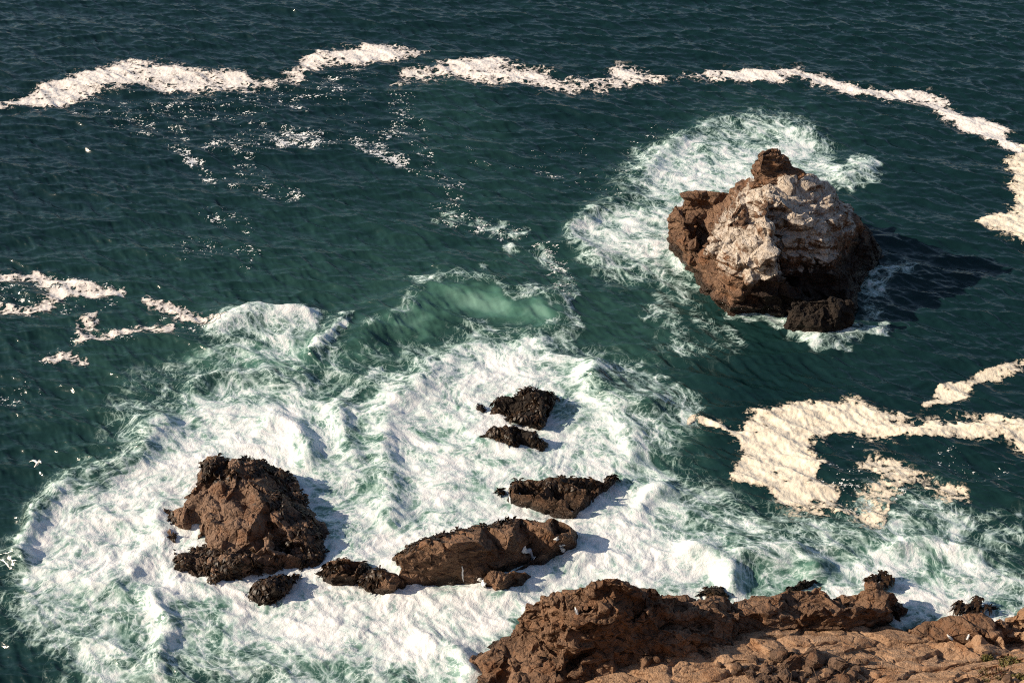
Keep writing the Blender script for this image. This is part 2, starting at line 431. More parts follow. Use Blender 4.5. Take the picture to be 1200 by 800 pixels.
# ------------------------------------------------------------------ water material
def water_material():
    m, nt, out = new_mat('sea_water'); b = NB(nt)
    F = b.attr('foam').outputs['Fac']; K = b.attr('fleck').outputs['Fac']; A = b.attr('aer').outputs['Fac']
    V = b.attr('flow').outputs['Vector']; G = b.attr('drift').outputs['Vector']
    P = b.n('ShaderNodeNewGeometry').outputs['Position']
    def lace(vec, sc, w0, dist, seedv):
        wn = b.n('ShaderNodeTexNoise'); wn.inputs['Scale'].default_value = sc*1.6; wn.inputs['Detail'].default_value = 4; b.set(wn.inputs['Vector'], vec)
        ma = b.n('ShaderNodeVectorMath', operation='MULTIPLY_ADD'); b.set(ma.inputs[0], wn.outputs['Color']); ma.inputs[1].default_value = (dist, dist, dist); b.set(ma.inputs[2], vec)
        vo = b.n('ShaderNodeTexVoronoi', feature='DISTANCE_TO_EDGE'); vo.inputs['Scale'].default_value = sc; b.set(vo.inputs['Vector'], ma.outputs[0])
        br = b.noise(vec, sc*.7+seedv, 3, .6)
        wd = b.math('MULTIPLY', b.smooth(br, .36, .66), w0)
        wd = b.math('MULTIPLY', wd, b.math('ADD', .35, b.math('MULTIPLY', F, 1.5)))
        return b.math('SUBTRACT', 1., b.math('DIVIDE', vo.outputs['Distance'], b.math('ADD', wd, .004)), clamp=True)
    l1 = lace(V, .55, .22, .75, .0); l2 = lace(G, 1.3, .22, .4, .13); l3 = lace(G, 2.7, .2, .25, .31)
    L = b.math('MAXIMUM', l1, b.math('MAXIMUM', b.math('MULTIPLY', l2, .9), b.math('MULTIPLY', l3, .75)))
    nf = b.noise(G, 1.1, 8, .66)
    nm = b.noise(V, .42, 5, .6)
    ng = b.noise(P, 6.5, 5, .68)
    fl = b.math('ADD', F, b.math('MULTIPLY', b.math('SUBTRACT', nf, .5), 1.25))
    fl = b.math('ADD', fl, b.math('MULTIPLY', b.math('SUBTRACT', nm, .5), 1.4))
    fl = b.math('ADD', fl, b.math('MULTIPLY', b.math('SUBTRACT', ng, .5), .45))
    gate = b.smooth(F, .04, .24)
    v = b.math('ADD', fl, b.math('MULTIPLY', L, .34))
    mask = b.math('MULTIPLY', b.smooth(v, .50, .80), gate)
    veil = b.math('MULTIPLY', b.smooth(v, .22, .66), gate)
    # scattered flecks
    n1 = b.noise(b.scalev(P, (.7, 1., 1.)), .9, 4, .6); n2 = b.noise(b.scalev(P, (.7, 1., 1.)), 5., 3, .75)
    w = b.math('ADD', K, b.math('ADD', b.math('MULTIPLY', b.math('SUBTRACT', n1, .5), 1.3), b.math('MULTIPLY', b.math('SUBTRACT', n2, .5), 2.0)))
    mk = b.math('MULTIPLY', b.smooth(w, .70, .76), b.smooth(K, .03, .2))
    mask = b.math('MAXIMUM', mask, b.math('MULTIPLY', mk, .97))
    # water colour: how much air and sand the water carries
    nb = b.noise(V, .35, 3, .5)
    a = b.math('ADD', A, b.math('MULTIPLY', b.math('SUBTRACT', nb, .5), b.math('MULTIPLY', A, 1.1)))
    cr = b.n('ShaderNodeValToRGB'); e = cr.color_ramp.elements
    e[0].position = 0; e[0].color = c4(.0042, .0185, .0203)
    e[1].position = 1; e[1].color = c4(.15, .28, .225)
    for p_, c_ in ((.25, (.0095, .0335, .0315)), (.5, (.025, .070, .057)), (.75, (.06, .15, .115))):
        q = e.new(p_); q.color = c4(*c_)
    b.set(cr.inputs[0], a)
    wc = b.mix(b.math('MULTIPLY', veil, .62), cr.outputs[0], c4(.38, .53, .48))
    # bumps
    nw = b.noise(b.scalev(P, (.33, 1.2, 1.)), 3.6, 4, .6)
    bw = b.n('ShaderNodeBump'); bw.inputs['Distance'].default_value = .07; bw.inputs['Strength'].default_value = .42
    b.set(bw.inputs['Height'], nw)
    hf = b.math('ADD', b.math('MULTIPLY', L, .12), b.math('ADD', b.math('MULTIPLY', nf, .9), b.math('MULTIPLY', ng, .9)))
    bf = b.n('ShaderNodeBump'); bf.inputs['Distance'].default_value = .085; bf.inputs['Strength'].default_value = .75
    b.set(bf.inputs['Height'], hf)
    pw = b.n('ShaderNodeBsdfPrincipled'); b.set(pw.inputs['Base Color'], wc)
    pw.inputs['Roughness'].default_value = .14; pw.inputs['Specular IOR Level'].default_value = .45; pw.inputs['IOR'].default_value = 1.33
    b.set(pw.inputs['Normal'], bw.outputs[0])
    pf = b.n('ShaderNodeBsdfPrincipled'); b.set(pf.inputs['Base Color'], b.mix(b.math('MAXIMUM', mk, b.smooth(v, .60, 1.22)), c4(.50, .61, .60), c4(.83, .83, .82)))
    pf.inputs['Roughness'].default_value = .75; pf.inputs['Specular IOR Level'].default_value = .25
    b.set(pf.inputs['Normal'], bf.outputs[0])
    mx = b.n('ShaderNodeMixShader'); b.set(mx.inputs[0], mask); b.set(mx.inputs[1], pw.outputs[0]); b.set(mx.inputs[2], pf.outputs[0])
    b.set(out.inputs[0], mx.outputs[0])
    return m
M_WATER = water_material()

def build_water():
    # dense part: rows spaced like the ground seen from the cliff, then growing out to the horizon
    ys = [44.0]
    while ys[-1] < 172:
        y = ys[-1]; d2 = y*y+CAM_H**2; ys.append(y+min(.165, .85*d2/(CAM_H*1422)))
    step = .3
    while ys[-1] < 9000: ys.append(ys[-1]+step); step *= 1.22
    lo = [44.0]; step = .5
    while lo[-1] > -400: lo.append(lo[-1]-step); step *= 1.5
    ys = np.array(lo[:0:-1]+ys)
    NU = 1180
    us = list(np.linspace(-1, 1, NU)); step = .02; ext = [1.0]
    while ext[-1] < 260: ext.append(ext[-1]+step); step *= 1.4
    us = np.array([-e for e in ext[:0:-1]]+us+ext[1:])
    wy = np.sqrt(np.clip(ys, 40, 175)**2+CAM_H**2)*.36*1.16
    X = us[None, :]*wy[:, None]; Y = np.repeat(ys[:, None], len(us), 1)
    dense = (np.abs(us)[None, :] <= 1.0001) & (Y > 43) & (Y < 173)
    z, dx, dy, foam, fleck, aer, fx, fy = surface(X.ravel(), Y.ravel())
    dn = dense.ravel()
    edge = np.clip((1.0-np.abs(np.repeat(us[None, :], len(ys), 0)))/.03, 0, 1).ravel()*np.clip((172-Y.ravel())/6, 0, 1)
    z, dx, dy = z*edge, dx*edge, dy*edge
    far = ~dn
    pxx, pyy = to_px(X.ravel(), np.maximum(Y.ravel(), 1), 0*X.ravel())
    off = far & ((pxx < GX0) | (pxx > GX1) | (pyy < GY0) | (pyy > GY1) | (Y.ravel() > 200))
    foam = np.where(off, 0, foam); fleck = np.where(off, 0, fleck); aer = np.where(off, 0.1, aer)
    fx = np.where(off, X.ravel(), fx); fy = np.where(off, Y.ravel(), fy)
    gx = np.where(off, X.ravel(), wsample(GX, X.ravel(), Y.ravel())); gy = np.where(off, Y.ravel(), wsample(GY, X.ravel(), Y.ravel()))
    V = np.stack([X.ravel()+dx, Y.ravel()+dy, z], 1)
    nr, nc = X.shape; idx = np.arange(nr*nc).reshape(nr, nc)
    Q = np.stack([idx[:-1, :-1], idx[:-1, 1:], idx[1:, 1:], idx[1:, :-1]], 2).reshape(-1, 4)
    fm = (foam[Q].mean(1) > .42) & dn[Q].all(1)
    ATT = dict(foam=foam, fleck=fleck, aer=aer)
    def make(name, sel):
        q = Q[sel]; used = np.zeros(len(V), bool); used[q.ravel()] = True
        remap = np.cumsum(used)-1
        me = mesh_np(name, V[used], remap[q], M_WATER)
        for k_, a_ in ATT.items(): fattr(me, k_, a_[used])
        vattr(me, 'flow', np.stack([fx, fy, .0*fx], 1)[used]); vattr(me, 'drift', np.stack([gx, gy, .0*gx], 1)[used])
        return link(name, me)
    tag(make('water', ~fm), kind='structure')
    tag(make('surf_foam', fm), 'white churned surf swirling round the rocks and along the shore', 'surf', kind='stuff')
build_water()

# ------------------------------------------------------------------ drifting foam rafts
def raft_material(name, ca, cb):
    m, nt, out = new_mat(name); b = NB(nt)
    P = b.n('ShaderNodeNewGeometry').outputs['Position']; D = b.attr('cover').outputs['Fac']
    n = b.noise(P, .8, 5, .6); g = b.noise(P, 7., 4, .65)
    wn = b.n('ShaderNodeTexNoise'); wn.inputs['Scale'].default_value = 1.6; wn.inputs['Detail'].default_value = 4; b.set(wn.inputs['Vector'], P)
    wv = b.n('ShaderNodeVectorMath', operation='MULTIPLY_ADD'); b.set(wv.inputs[0], wn.outputs['Color']); wv.inputs[1].default_value = (1.2, 1.2, 1.2); b.set(wv.inputs[2], P)
    vo = b.n('ShaderNodeTexVoronoi'); vo.inputs['Scale'].default_value = 3.4; b.set(vo.inputs['Vector'], P)
    ve = b.n('ShaderNodeTexVoronoi', feature='DISTANCE_TO_EDGE'); ve.inputs['Scale'].default_value = 1.3; b.set(ve.inputs['Vector'], wv.outputs[0])
    n1 = b.noise(b.scalev(wv.outputs[0], (.55, 1., 1.)), .62, 6, .64); n2 = b.noise(b.scalev(P, (.7, 1., 1.)), 4.6, 4, .7)
    v = b.math('ADD', D, b.math('MULTIPLY', b.math('SUBTRACT', n1, .5), 1.75))
    v = b.math('ADD', v, b.math('MULTIPLY', b.math('SUBTRACT', n2, .5), .95))
    v = b.math('SUBTRACT', v, b.smooth(ve.outputs['Distance'], .0, .38, -.16, .16))
    mask = b.math('MULTIPLY', b.smooth(v, .35, .60), b.smooth(D, .07, .24))
    bp = b.n('ShaderNodeBump'); bp.inputs['Distance'].default_value = .07; bp.inputs['Strength'].default_value = .65
    b.set(bp.inputs['Height'], b.math('ADD', b.math('MULTIPLY', g, .8), b.math('ADD', b.math('MULTIPLY', mask, .3), b.math('MULTIPLY', vo.outputs['Distance'], -.8))))
    p = b.n('ShaderNodeBsdfPrincipled'); b.set(p.inputs['Base Color'], b.mix(b.smooth(v, .45, .95), ca, cb))
    p.inputs['Roughness'].default_value = .85; p.inputs['Specular IOR Level'].default_value = .2
    b.set(p.inputs['Normal'], bp.outputs[0])
    tr = b.n('ShaderNodeBsdfTransparent'); mx = b.n('ShaderNodeMixShader'); b.set(mx.inputs[0], mask); b.set(mx.inputs[1], tr.outputs[0]); b.set(mx.inputs[2], p.outputs[0])
    b.set(out.inputs[0], mx.outputs[0])
    return m
M_RAFT_W = raft_material('pale_drift_foam', c4(.66, .60, .55), c4(.80, .75, .70))
M_RAFT_C = raft_material('cream_drift_foam', c4(.62, .54, .42), c4(.80, .72, .58))
def raft(label, ops, mat, lace=.42, res=.12, thick=.05, seed=0):
    f = paint(Z0, ops); f = np.maximum(f, .66*blur(f, 9))
    iy, ix = np.where(f > .02); x0, x1, y0, y1 = gxs[ix.min()], gxs[ix.max()], gys[iy.min()], gys[iy.max()]
    cs = [at(a, c) for a in (x0-15, x1+15) for c in (y0-10, y1+10)]
    ax, bx = min(c.x for c in cs), max(c.x for c in cs); ay, by = min(c.y for c in cs), max(c.y for c in cs)
    X, Y = np.meshgrid(np.arange(ax, bx, res), np.arange(ay, by, res*1.15)); sh = X.shape
    x, y = X.ravel(), Y.ravel()
    wx, wy = .6*fbm2(x/3.0, y/3.0, 5, 300+seed), .8*fbm2(x/3.0, y/3.0, 5, 320+seed)
    px, py = to_px(x+wx, y+wy, 0*x)
    s = sample(f, px, py)
    z, dx, dy, *_ = surface(x, y)
    lump = np.abs(fbm2(x/.75, y/.85, 3, 360+seed))
    den = s*(1.18-lace)
    V = np.stack([x+dx, y+dy, z+.025+thick*np.clip(s, 0, 1)*(.3+lump)], 1)
    idx = np.arange(sh[0]*sh[1]).reshape(sh)
    Q = np.stack([idx[:-1, :-1], idx[:-1, 1:], idx[1:, 1:], idx[1:, :-1]], 2).reshape(-1, 4)
    q = Q[(den[Q] > .09).any(1)]
    used = np.zeros(len(V), bool); used[q.ravel()] = True; remap = np.cumsum(used)-1
    me = mesh_np('foam_raft', V[used], remap[q], mat)
    fattr(me, 'cover', den[used]); o = link('foam_raft', me); tag(o, label, 'sea foam', 'rafts of drifting foam on the dark water')
    return o
raft('broad pale foam band tapering to the left picture edge, far out on dark water',
     [('p', .9, 4, [(-30,136),(0,124),(40,104),(90,86),(150,70),(200,75),(250,82),(287,86),(295,96),(335,98),(330,105),(290,106),(240,108),(200,110),(172,100),(140,103),(100,113),(50,124),(0,130)]), ('l', .5, 3, 7, [(290,100),(340,95),(350,88)])], M_RAFT_W, seed=1, res=.14)
raft('short pale foam streak, highest of the foam on the water',
     [('p', .85, 4, [(330,92),(348,76),(375,60),(415,54),(470,54),(508,60),(490,67),(450,71),(420,77),(395,75),(365,83),(345,92)]), ('l', .5, 3, 8, [(350,88),(345,100)])], M_RAFT_W, seed=2, res=.14)
raft('ragged pale foam streak with lacy edges behind the sea, between two smoother foam bands',
     [('p', .8, 5, [(450,97),(480,84),(530,72),(555,66),(605,74),(640,84),(690,98),(702,108),(650,104),(600,99),(560,95),(520,89),(490,94),(460,100)]), ('p', .66, 5, [(685,98),(715,82),(740,78),(772,90),(812,84),(814,90),(765,98),(705,106)]), ('l', .5, 2, 6, [(800,90),(830,93),(858,87)])], M_RAFT_W, lace=.38, seed=3, res=.14)
raft('thin winding pale foam ribbon running down towards the right edge beyond the sea stack',
     [('l', .9, 5, 5, [(855,87),(900,91),(935,86),(962,97),(1000,106),(1030,112)]), ('l', .8, 4, 6, [(1030,112),(1075,112),(1105,118),(1090,122),(1125,140)]), ('l', .9, 8, 6, [(1110,133),(1140,148),(1165,154)]), ('l', .9, 4, 5, [(1160,158),(1180,168),(1200,176)])], M_RAFT_W, lace=.34, seed=4, res=.14)
raft('thick cream foam clump cut off by the right picture edge beside the sea stack',
     [('p', .95, 4, [(1178,182),(1200,172),(1250,175),(1250,292),(1200,285),(1172,272),(1150,266),(1148,254),(1170,250),(1192,247),(1186,215)])], M_RAFT_C, lace=.34, seed=5)
raft('largest cream foam mat with a bubbly top, below the sea stack',
     [('p', 1., 4, [(863,503),(866,488),(884,485),(940,474),(1000,472),(1027,483),(1066,492),(1090,490),(1115,484),(1150,490),(1250,500),(1250,540),(1200,530),(1171,508),(1143,516),(1097,514),(1055,513),(1000,510),(952,513),(943,526),(966,540),(957,560),(982,572),(975,586),(915,588),(912,574),(884,570),(852,563),(866,542),(872,530)]),
      ('l', .8, 3, 5, [(810,493),(840,500),(866,508)])], M_RAFT_C, lace=.28, seed=6, res=.09, thick=.06)
raft('broken lacy cream foam patch just below the largest cream foam mat',
     [('p', .72, 6, [(985,545),(1024,528),(1052,535),(1070,553),(1097,560),(1136,582),(1129,600),(1104,586),(1066,574),(1045,592),(1040,614),(1010,620),(992,604),(930,606),(900,596),(960,590),(1000,580),(1040,565)])], M_RAFT_C, lace=.36, seed=7, res=.09)
raft('narrow cream foam streak slanting up to the right edge above the largest cream mat',
     [('l', .8, 5, 7, [(1090,478),(1108,462),(1118,455),(1150,444),(1230,424)])], M_RAFT_C, lace=.42, seed=8)
raft('forked pale foam streaks lying along the left picture edge',
     [('l', .8, 4, 8, [(-30,322),(45,327),(112,337),(137,341)]), ('l', .8, 5, 8, [(10,366),(40,362),(75,346),(124,341)]), ('l', .75, 4, 8, [(0,358),(-20,362)])], M_RAFT_W, lace=.42, seed=9, res=.1)
raft('small pale foam streak drifting left of the breaking crest',
     [('l', .75, 4, 8, [(178,355),(210,366),(255,374)])], M_RAFT_W, lace=.42, seed=10, res=.1)
raft('loose pale foam scraps under the forked foam streaks',
     [('l', .7, 6, 9, [(92,388),(108,374)]), ('l', .7, 4, 8, [(95,402),(124,397),(160,386),(196,380)]), ('l', .66, 5, 8, [(50,423),(72,420),(96,428)])], M_RAFT_W, lace=.44, seed=11, res=.1)

# ================================================================== ROCKS
def rock_material(name, dark, mid, light, tide=None, guano=False, rust=.0, crack=1.0):
    m, nt, out = new_mat(name); b = NB(nt)
    geo = b.n('ShaderNodeNewGeometry'); P = geo.outputs['Position']
    n1 = b.noise(P, .45, 5, .6, .4); n2 = b.noise(P, 2.6, 6, .65); n3 = b.noise(P, 11., 4, .7)
    col = b.mix(b.smooth(n1, .38, .64), c4(*mid), c4(*light))
    col = b.mix(b.smooth(n2, .52, .66), col, c4(*dark))
    col = b.mix(b.math('MULTIPLY', b.smooth(n3, .5, .75), .5), col, c4(*[x*1.45 for x in light]))
    if rust: col = b.mix(b.math('MULTIPLY', b.smooth(b.noise(P, .8, 3, .6), .5, .66), rust), col, c4(.24, .095, .032))
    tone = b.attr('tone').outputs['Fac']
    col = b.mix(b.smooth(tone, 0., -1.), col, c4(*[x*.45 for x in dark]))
    if guano:
        ga = b.attr('guano').outputs['Fac']
        st = b.noise(b.scalev(P, (1.7, .7, .5)), 1.3, 6, .65)
        gm = b.smooth(b.math('ADD', ga, b.math('MULTIPLY', b.math('SUBTRACT', st, .5), 2.0)), .40, .85)
        gm = b.math('MULTIPLY', gm, b.smooth(ga, .02, .2))
        col = b.mix(b.math('MULTIPLY', gm, .9), col, b.mix(b.smooth(n2, .4, .62), c4(.62, .55, .47), c4(.40, .33, .265)))
    rough = .82
    if tide is not None:
        z = b.n('ShaderNodeSeparateXYZ'); b.set(z.inputs[0], P)
        zz = b.math('ADD', z.outputs[2], b.math('MULTIPLY', b.math('SUBTRACT', n1, .5), 2.2))
        wet = b.smooth(zz, tide+.35, tide-.35)
        col = b.mix(b.math('MULTIPLY', wet, .85), col, c4(.016, .0105, .007))
        rough = b.smooth(wet, 0., 1., .7, .36)
    vo = b.n('ShaderNodeTexVoronoi', feature='DISTANCE_TO_EDGE'); vo.inputs['Scale'].default_value = .75
    wv = b.n('ShaderNodeVectorMath', operation='MULTIPLY_ADD'); nz = b.n('ShaderNodeTexNoise'); nz.inputs['Scale'].default_value = 1.2
    b.set(nz.inputs['Vector'], P); b.set(wv.inputs[0], nz.outputs['Color']); wv.inputs[1].default_value = (1.1, 1.1, 1.1); b.set(wv.inputs[2], b.scalev(P, (1., 1., 1.7)))
    b.set(vo.inputs['Vector'], wv.outputs[0])
    ck = b.smooth(vo.outputs['Distance'], 0., .055)
    hgt = b.math('ADD', b.math('MULTIPLY', n2, 1.0), b.math('ADD', b.math('MULTIPLY', n3, .38), b.math('MULTIPLY', ck, .32*crack)))
    bp = b.n('ShaderNodeBump'); bp.inputs['Distance'].default_value = .32; bp.inputs['Strength'].default_value = .85
    b.set(bp.inputs['Height'], hgt)
    p = b.n('ShaderNodeBsdfPrincipled'); b.set(p.inputs['Base Color'], col); b.set(p.inputs['Roughness'], rough)
    p.inputs['Specular IOR Level'].default_value = .3
    b.set(p.inputs['Normal'], bp.outputs[0]); b.set(out.inputs[0], p.outputs[0])
    return m
M_STACK = rock_material('guano_streaked_rock', (.045,.024,.015), (.125,.070,.042), (.21,.125,.078), tide=1.1, guano=True, rust=.35)
M_ISLET = rock_material('brown_wave_washed_rock', (.055,.032,.021), (.15,.090,.058), (.225,.142,.095), tide=.2, rust=.3)
M_DARK = rock_material('dark_brown_shore_rock', (.030,.017,.011), (.125,.071,.042), (.225,.132,.08), tide=.55, rust=.3)
M_BLACK = rock_material('black_mussel_rock', (.010,.0075,.006), (.017,.012,.009), (.028,.019,.013), tide=None)
M_TAN = rock_material('tan_shore_bedrock', (.17,.093,.052), (.33,.20,.118), (.43,.275,.172), tide=.5, rust=.4, crack=.25)
M_BOULD = rock_material('grey_brown_boulder', (.04,.025,.017), (.085,.052,.034), (.155,.098,.066), rust=.3, crack=.3)

def tin_volume(bm, pts, zb):
    P = [at(*p) if len(p) == 3 else Vector(p[:3]) for p in pts]
    r = geometry.delaunay_2d_cdt([Vector((p.x, p.y)) for p in P], [], [], 0, 1e-4)
    vs, orig, faces = r[0], r[3], r[2]
    zs = [P[o[0]].z if o else 0 for o in orig]
    top = [bm.verts.new((v.x, v.y, z)) for v, z in zip(vs, zs)]; bot = [bm.verts.new((v.x, v.y, zb)) for v in vs]
    cnt = {}
    for f in faces:
        bm.faces.new([top[i] for i in f]); bm.faces.new([bot[i] for i in reversed(f)])
        for i in range(len(f)):
            e = (f[i], f[(i+1) % len(f)]); cnt[e] = 1
    for (a, c) in list(cnt):
        if (c, a) not in cnt: bm.faces.new([top[c], top[a], bot[a], bot[c]])
def hull(bm, pts):
    vs = [bm.verts.new(p) for p in pts]
    g = bmesh.ops.convex_hull(bm, input=vs)
    junk = [v for v in g['geom_interior'] if isinstance(v, bmesh.types.BMVert)]
    if junk: bmesh.ops.delete(bm, geom=junk, context='VERTS')
def prism(bm, top, zb, out=.0):
    P = [at(*p) for p in top]; c = sum(P, Vector())/len(P)
    B = [Vector((p.x+(p.x-c.x)*out, p.y+(p.y-c.y)*out, zb)) for p in P]
    hull(bm, P+B)
def sculpt(name, tins=(), prisms=(), voxel=.12, block=.5, bsize=1.4, fine=.22, crackd=.14, strata=.0, seed=0, zb=-1.6, zcut=-1.0, squash=1.5, tilt=(.12, .08), brick=0., bdim=(1.5,1.2,.9), bang=.5, flat=False, facet=.25, aniso=1, fs=.55, rough=.25, lay=.8):
    """rock body: facets + blocks -> one skin -> broken up by joints, strata and weathering. Returns verts, tris"""
    bm = bmesh.new()
    for t in tins: tin_volume(bm, t, zb)
    for top, z, out in prisms: prism(bm, top, z, out)
    bmesh.ops.recalc_face_normals(bm, faces=bm.faces)
    me = bpy.data.meshes.new('tmp'); bm.to_mesh(me); bm.free()
    ob = bpy.data.objects.new('tmp', me); COL.objects.link(ob)
    md = ob.modifiers.new('r', 'REMESH'); md.mode = 'VOXEL'; md.voxel_size = voxel; md.adaptivity = 0
    dg = bpy.context.evaluated_depsgraph_get()
    me2 = bpy.data.meshes.new_from_object(ob.evaluated_get(dg))
    bpy.data.objects.remove(ob, do_unlink=True); bpy.data.meshes.remove(me)
    n = len(me2.vertices); co = np.empty(n*3, np.float32); me2.vertices.foreach_get('co', co); co = co.reshape(-1, 3)
    def normals():
        me2.vertices.foreach_set('co', co.ravel()); me2.update()
        a = np.empty(n*3, np.float32); me2.vertex_normals.foreach_get('vector', a); return a.reshape(-1, 3)
    nr = normals()
    # big joint blocks
    q = co + np.stack([fbm3(co/3., 2, seed+5+i) for i in range(3)], 1)*.7
    q[:, 2] = (q[:, 2] + tilt[0]*q[:, 0] + tilt[1]*q[:, 1])*squash
    if aniso != 1: q[:, 0] *= aniso
    d1, d2, cid, fa = voronoi3(q/bsize, seed)
    amp = block*(cid-.5) - crackd*np.exp(-((d2-d1)/.12)**2) + rough*fbm3(co/1.3, 4, seed+11, .6)
    if strata:
        zz = (co[:, 2]+tilt[0]*co[:, 0]+tilt[1]*co[:, 1]+.3*fbm3(co/2.5, 2, seed+19))/lay
        saw = zz-np.floor(zz); amp = amp + strata*(saw-.5)*(1-np.clip(nr[:, 2], 0, 1))
    if flat: nr = nr*0+np.array([0, 0, 1], np.float32)
    co = co + nr*amp[:, None]
    normals()
    # break the skin into flat fracture faces, then give them a fine grain again
    area = sum(p.area for p in me2.polygons)
    ob = bpy.data.objects.new('tmp', me2); COL.objects.link(ob)
    md = ob.modifiers.new('t', 'TRIANGULATE')
    md = ob.modifiers.new('d', 'DECIMATE'); md.ratio = min(1., area/(fs*fs*.43)/(2*len(me2.polygons)))
    md = ob.modifiers.new('s', 'SUBSURF'); md.subdivision_type = 'SIMPLE'; md.levels = 3; md.render_levels = 3
    dg = bpy.context.evaluated_depsgraph_get()
    me3 = bpy.data.meshes.new_from_object(ob.evaluated_get(dg))
    bpy.data.objects.remove(ob, do_unlink=True); bpy.data.meshes.remove(me2); me2 = me3
    n = len(me2.vertices); co = np.empty(n*3, np.float32); me2.vertices.foreach_get('co', co); co = co.reshape(-1, 3)
    nr = normals()
    q = co + np.stack([fbm3(co/1.5, 2, seed+55+i) for i in range(3)], 1)*.35
    q[:, 2] = (q[:, 2] + tilt[0]*q[:, 0] + tilt[1]*q[:, 1])*squash
    if aniso != 1: q[:, 0] *= aniso
    d1, d2, cid, fa = voronoi3((q+7.7)/(bsize*.5), seed+3)
    amp = .16*block*(cid-.5) - .35*crackd*np.exp(-((d2-d1)/.06)**2) + fine*.5*fbm3(co/.9, 5, seed+31, .55)
    co = co + nr*amp[:, None]
    nr = normals()
    tri = []
    me2.calc_loop_triangles()
    t = np.empty(len(me2.loop_triangles)*3, np.int32); me2.loop_triangles.foreach_get('vertices', t); t = t.reshape(-1, 3)
    bpy.data.meshes.remove(me2)
    keep = (co[t][:, :, 2] > zcut).any(1); t = t[keep]
    used = np.zeros(n, bool); used[t.ravel()] = True; rm = np.cumsum(used)-1
    return co[used], rm[t], nr[used]
def inpoly(px, py, pts):
    ins = np.zeros(px.shape, bool)
    for i in range(len(pts)):
        x1, y1 = pts[i]; x2, y2 = pts[(i+1) % len(pts)]
        if y1 == y2: continue
        ins ^= ((y1 > py) != (y2 > py)) & (px < (x2-x1)*(py-y1)/(y2-y1)+x1)
    return ins
SURF = []   # (verts, tris) of everything solid, for standing things on it
def rock_obj(name, geo, mat, parent=None, guano=None, tone=None, solid=True):
    co, t, nr = geo
    me = mesh_np(name, co, t, mat)
    if guano is not None: fattr(me, 'guano', guano(co, nr))
    fattr(me, 'tone', tone(co, nr) if tone else np.zeros(len(co)))
    o = link(name, me, parent)
    if solid: SURF.append((co, t))
    return o

# ---- seaweed: leathery drooping blades fixed to the rock
def weed_material():
    m, nt, out = new_mat('dark_kelp'); b = NB(nt)
    P = b.n('ShaderNodeNewGeometry').outputs['Position']
    n = b.noise(P, 3.5, 3, .6)
    p = b.n('ShaderNodeBsdfPrincipled'); b.set(p.inputs['Base Color'], b.mix(b.smooth(n, .38, .66), c4(.011, .0068, .0042), c4(.055, .030, .014)))
    p.inputs['Roughness'].default_value = .48; p.inputs['Specular IOR Level'].default_value = .3; b.set(out.inputs[0], p.outputs[0])
    return m
M_WEED = weed_material()
def weed_mesh(name, geo, polys, count, size=.34, seed=0, upmin=-.15, zmin=-.2):
    co, t, nr = geo; r = np.random.default_rng(seed)
    px, py = to_px(co[:, 0], co[:, 1], co[:, 2])
    m = np.zeros(len(co), bool)
    for p in polys: m |= inpoly(px, py, p)
    patch = fbm3(co/1.1, 3, 900+seed)
    m &= (nr[:, 2] > upmin) & (co[:, 2] > zmin) & (patch > -.08)
    idx = np.where(m)[0]
    if len(idx) == 0: return None
    V, Fc = [], []
    for i in r.choice(idx, count):
        c, nn = co[i].astype(float), nr[i].astype(float)
        s = size*r.uniform(.6, 1.35)
        for k in range(r.integers(3, 6)):
            a = r.uniform(0, 2*math.pi); d = np.array([math.cos(a), math.sin(a), 0.])*.8 + np.array([nn[0], nn[1], 0])*1.6
            d /= np.linalg.norm(d)+1e-6; d = d - nn*np.dot(d, nn); d /= np.linalg.norm(d)+1e-6
            side = np.cross(nn, d)*s*r.uniform(.12, .22)
            hgt = r.uniform(.12, .6)
            p0 = c-nn*.06; p1 = c+nn*s*hgt*.6+d*s*.35; p2 = c+nn*s*hgt*.7+d*s*.9; p3 = c+nn*s*hgt*.1+d*s*1.5-np.array([0, 0, s*.2])
            base = len(V)
            for p, w in ((p0, .5), (p1, 1.), (p2, 1.1), (p3, .35)):
                V.append(p-side*w); V.append(p+side*w)
            for q in range(3): Fc.append((base+2*q, base+2*q+1, base+2*q+3, base+2*q+2))
    return mesh_np(name, V, Fc, M_WEED, smooth=False)
def weed(geo, polys, count, parent, **kw):
    me = weed_mesh('seaweed', geo, polys, count, **kw)
    if me is None: return
    o = link('seaweed', me, parent)
    o['kind'] = 'stuff'
    return o

